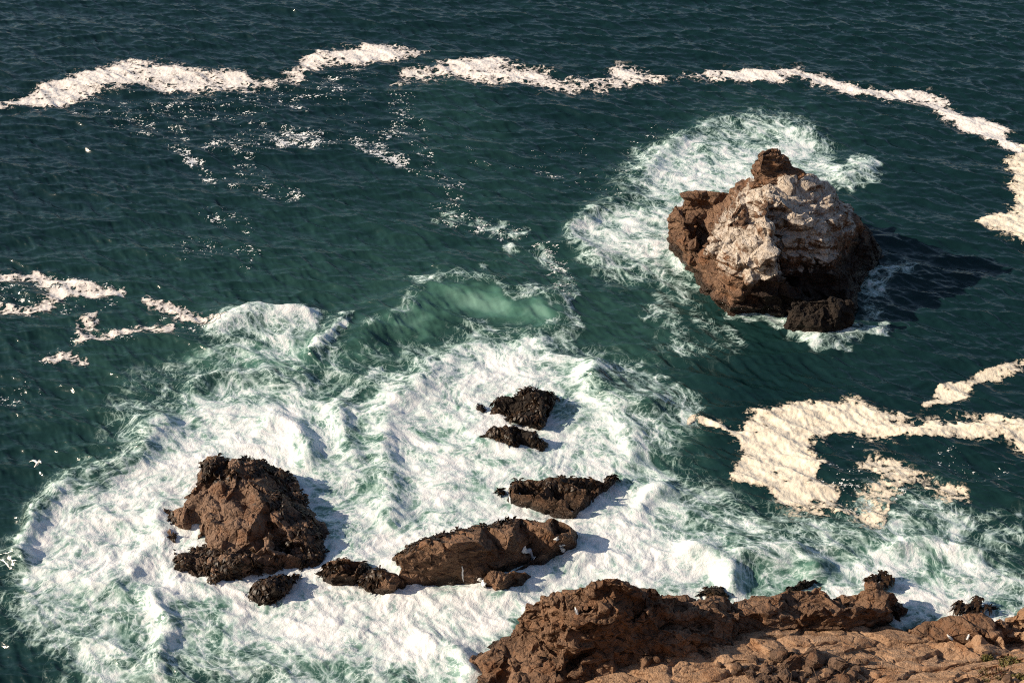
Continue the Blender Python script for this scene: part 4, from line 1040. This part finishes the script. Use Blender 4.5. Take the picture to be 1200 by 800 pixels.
# ---- plants in the corner
def plant_material(name, a, c):
    m, nt, out = new_mat(name); b = NB(nt); P = b.n('ShaderNodeNewGeometry').outputs['Position']
    p = b.n('ShaderNodeBsdfPrincipled'); b.set(p.inputs['Base Color'], b.mix(b.smooth(b.noise(P, 2.5, 3, .6), .4, .6), a, c)); p.inputs['Roughness'].default_value = .7
    b.set(out.inputs[0], p.outputs[0]); return m
M_PL_G = plant_material('olive_succulent', c4(.060, .062, .012), c4(.12, .095, .022)); M_PL_R = plant_material('reddish_succulent', c4(.10, .035, .018), c4(.075, .06, .014))
def plant(label, px, py, w, mat, seed):
    h, n = on_rock(px, py)
    if h is None: return
    r = np.random.default_rng(seed); R = w*.5*.05; V, Fc = [], []
    for i in range(420):
        a = r.uniform(0, 6.28); q = R*math.sqrt(r.uniform()); x, y = q*math.cos(a), q*math.sin(a)*.8
        z = .28*R*(1-(q/R)**2)+r.uniform(-.05, .05); s = r.uniform(.05, .11)
        d = r.normal(size=3); d[2] = abs(d[2])+.3; d /= np.linalg.norm(d); e = np.cross(d, r.normal(size=3)); e /= np.linalg.norm(e)
        b0 = len(V); p = np.array([x, y, z]); V += [p-e*s*.4, p+e*s*.4, p+d*s*1.6+e*s*.15, p+d*s*1.6-e*s*.15]; Fc.append((b0, b0+1, b0+2, b0+3))
    o = link('shrub', mesh_np('shrub', V, Fc, mat, smooth=False)); o.location = h
    tag(o, label, 'plant', 'low plants on the shore slope')
plant('olive green mat plant at the right edge above the white stone', 1185, 778, 26, M_PL_G, 1)
plant('yellow green plant at the foot of the dark rock knob', 1156, 772, 11, M_PL_G, 2)
plant('reddish brown mat plant along the bottom right corner', 1165, 794, 34, M_PL_R, 3)
plant('olive brown plant filling the very corner at bottom right', 1196, 797, 20, M_PL_G, 4)

# ---- gulls
def gull_mats():
    def mm(n, c):
        m, nt, out = new_mat(n); b = NB(nt); P = b.n('ShaderNodeTexCoord').outputs['Object']
        p = b.n('ShaderNodeBsdfPrincipled'); b.set(p.inputs['Base Color'], b.mix(b.noise(P, 30, 2), c4(*c), c4(*[x*.85 for x in c]))); p.inputs['Roughness'].default_value = .7
        b.set(out.inputs[0], p.outputs[0]); return m
    return mm('white_plumage', (.82, .80, .77)), mm('grey_plumage', (.22, .23, .25)), mm('yellow_bill', (.6, .4, .06))
MG = gull_mats()
def loft(V, Fc, rings, seg=10):
    b0 = len(V)
    for (c, rx, rz) in rings:
        for k in range(seg):
            a = 2*math.pi*k/seg; V.append((c[0]+rx*math.cos(a), c[1], c[2]+rz*math.sin(a)))
    for i in range(len(rings)-1):
        for k in range(seg):
            Fc.append((b0+i*seg+k, b0+i*seg+(k+1) % seg, b0+(i+1)*seg+(k+1) % seg, b0+(i+1)*seg+k))
BODY = [((0,-.30,.0),.004,.004),((0,-.26,.0),.05,.014),((0,-.16,.0),.055,.045),((0,-.04,.0),.075,.075),((0,.08,.01),.072,.078),((0,.16,.03),.045,.05),((0,.20,.05),.042,.045),((0,.235,.058),.036,.038),((0,.262,.055),.004,.005)]
def gull_flying(label, loc, rot):
    V, Fc = [], []; loft(V, Fc, BODY)
    me = mesh_np('gull', V, Fc, MG[0])
    o = link('gull', me); o.location = loc; o.rotation_euler = rot; tag(o, label, 'seagull')
    for s in (-1, 1):
        v, f = [], []
        for (x, y, z, ch, th) in ((.04,.04,.03,.17,.018),(.24,.09,.13,.16,.012),(.42,.06,.17,.13,.009),(.62,-.06,.15,.05,.004)):
            v += [(s*x, y+ch*.5, z), (s*x, y, z+th), (s*x, y-ch*.5, z), (s*x, y, z-th)]
        for i in range(3):
            for k in range(4):
                q = (i*4+k, i*4+(k+1) % 4, i*4+4+(k+1) % 4, i*4+4+k); f.append(q if s > 0 else q[::-1])
        f.append((12, 13, 14, 15) if s > 0 else (15, 14, 13, 12))
        link('wing', mesh_np('wing', v, f, MG[0]), o)
    v, f = [], []; loft(v, f, [((0,.255,.056),.012,.012),((0,.29,.05),.008,.01),((0,.315,.04),.001,.002)], 6); link('bill', mesh_np('bill', v, f, MG[2]), o)
def gull_standing(label, px, py, heading):
    h, n = on_rock(px, py)
    if h is None: return
    V, Fc = [], []; loft(V, Fc, BODY)
    o = link('gull', mesh_np('gull', V, Fc, MG[0])); o.location = h+Vector((0, 0, .19)); o.rotation_euler = (.35, 0, heading); o.scale = (.78,)*3
    tag(o, label, 'seagull', 'gulls standing on the shore rock')
    for s in (-1, 1):
        v, f = [], []
        for (y, w, t, zo) in ((.10,.03,.02,.02),(0,.07,.015,.01),(-.14,.045,.012,.01),(-.30,.006,.006,.0)):
            x = s*.072; v += [(x-.012, y, zo-w), (x+.012, y, zo-w), (x+.012, y, zo+w), (x-.012, y, zo+w)]
        for i in range(3):
            for k in range(4): f.append((i*4+k, i*4+(k+1) % 4, i*4+4+(k+1) % 4, i*4+4+k))
        link('folded_wing', mesh_np('folded_wing', v, f, MG[1]), o)
        v, f = [], []
        for z in (-.05, -.24):
            for k in range(5): v.append((s*.03+.007*math.cos(k*1.2566), .02-.1*(z+.05)*-1*.6+.007*math.sin(k*1.2566), z))
        f = [(k, (k+1) % 5, 5+(k+1) % 5, 5+k) for k in range(5)]
        link('leg', mesh_np('leg', v, f, MG[2]), o)
    v, f = [], []; loft(v, f, [((0,.255,.056),.012,.012),((0,.29,.05),.008,.01),((0,.315,.04),.001,.002)], 6); link('bill', mesh_np('bill', v, f, MG[2]), o)
gull_flying('white gull flying low over green water near the left picture edge', at(44, 543, 7), (.25, -.35, math.radians(-35)))
gull_standing('white gull on the left of two below the dark rock dome', 1112, 749, .9)
gull_standing('white gull standing upright on the right of two below the dark rock dome', 1134, 748, -.6)
gull_standing('single white gull on the square corner of the dark outcrop', 675, 718, .3)
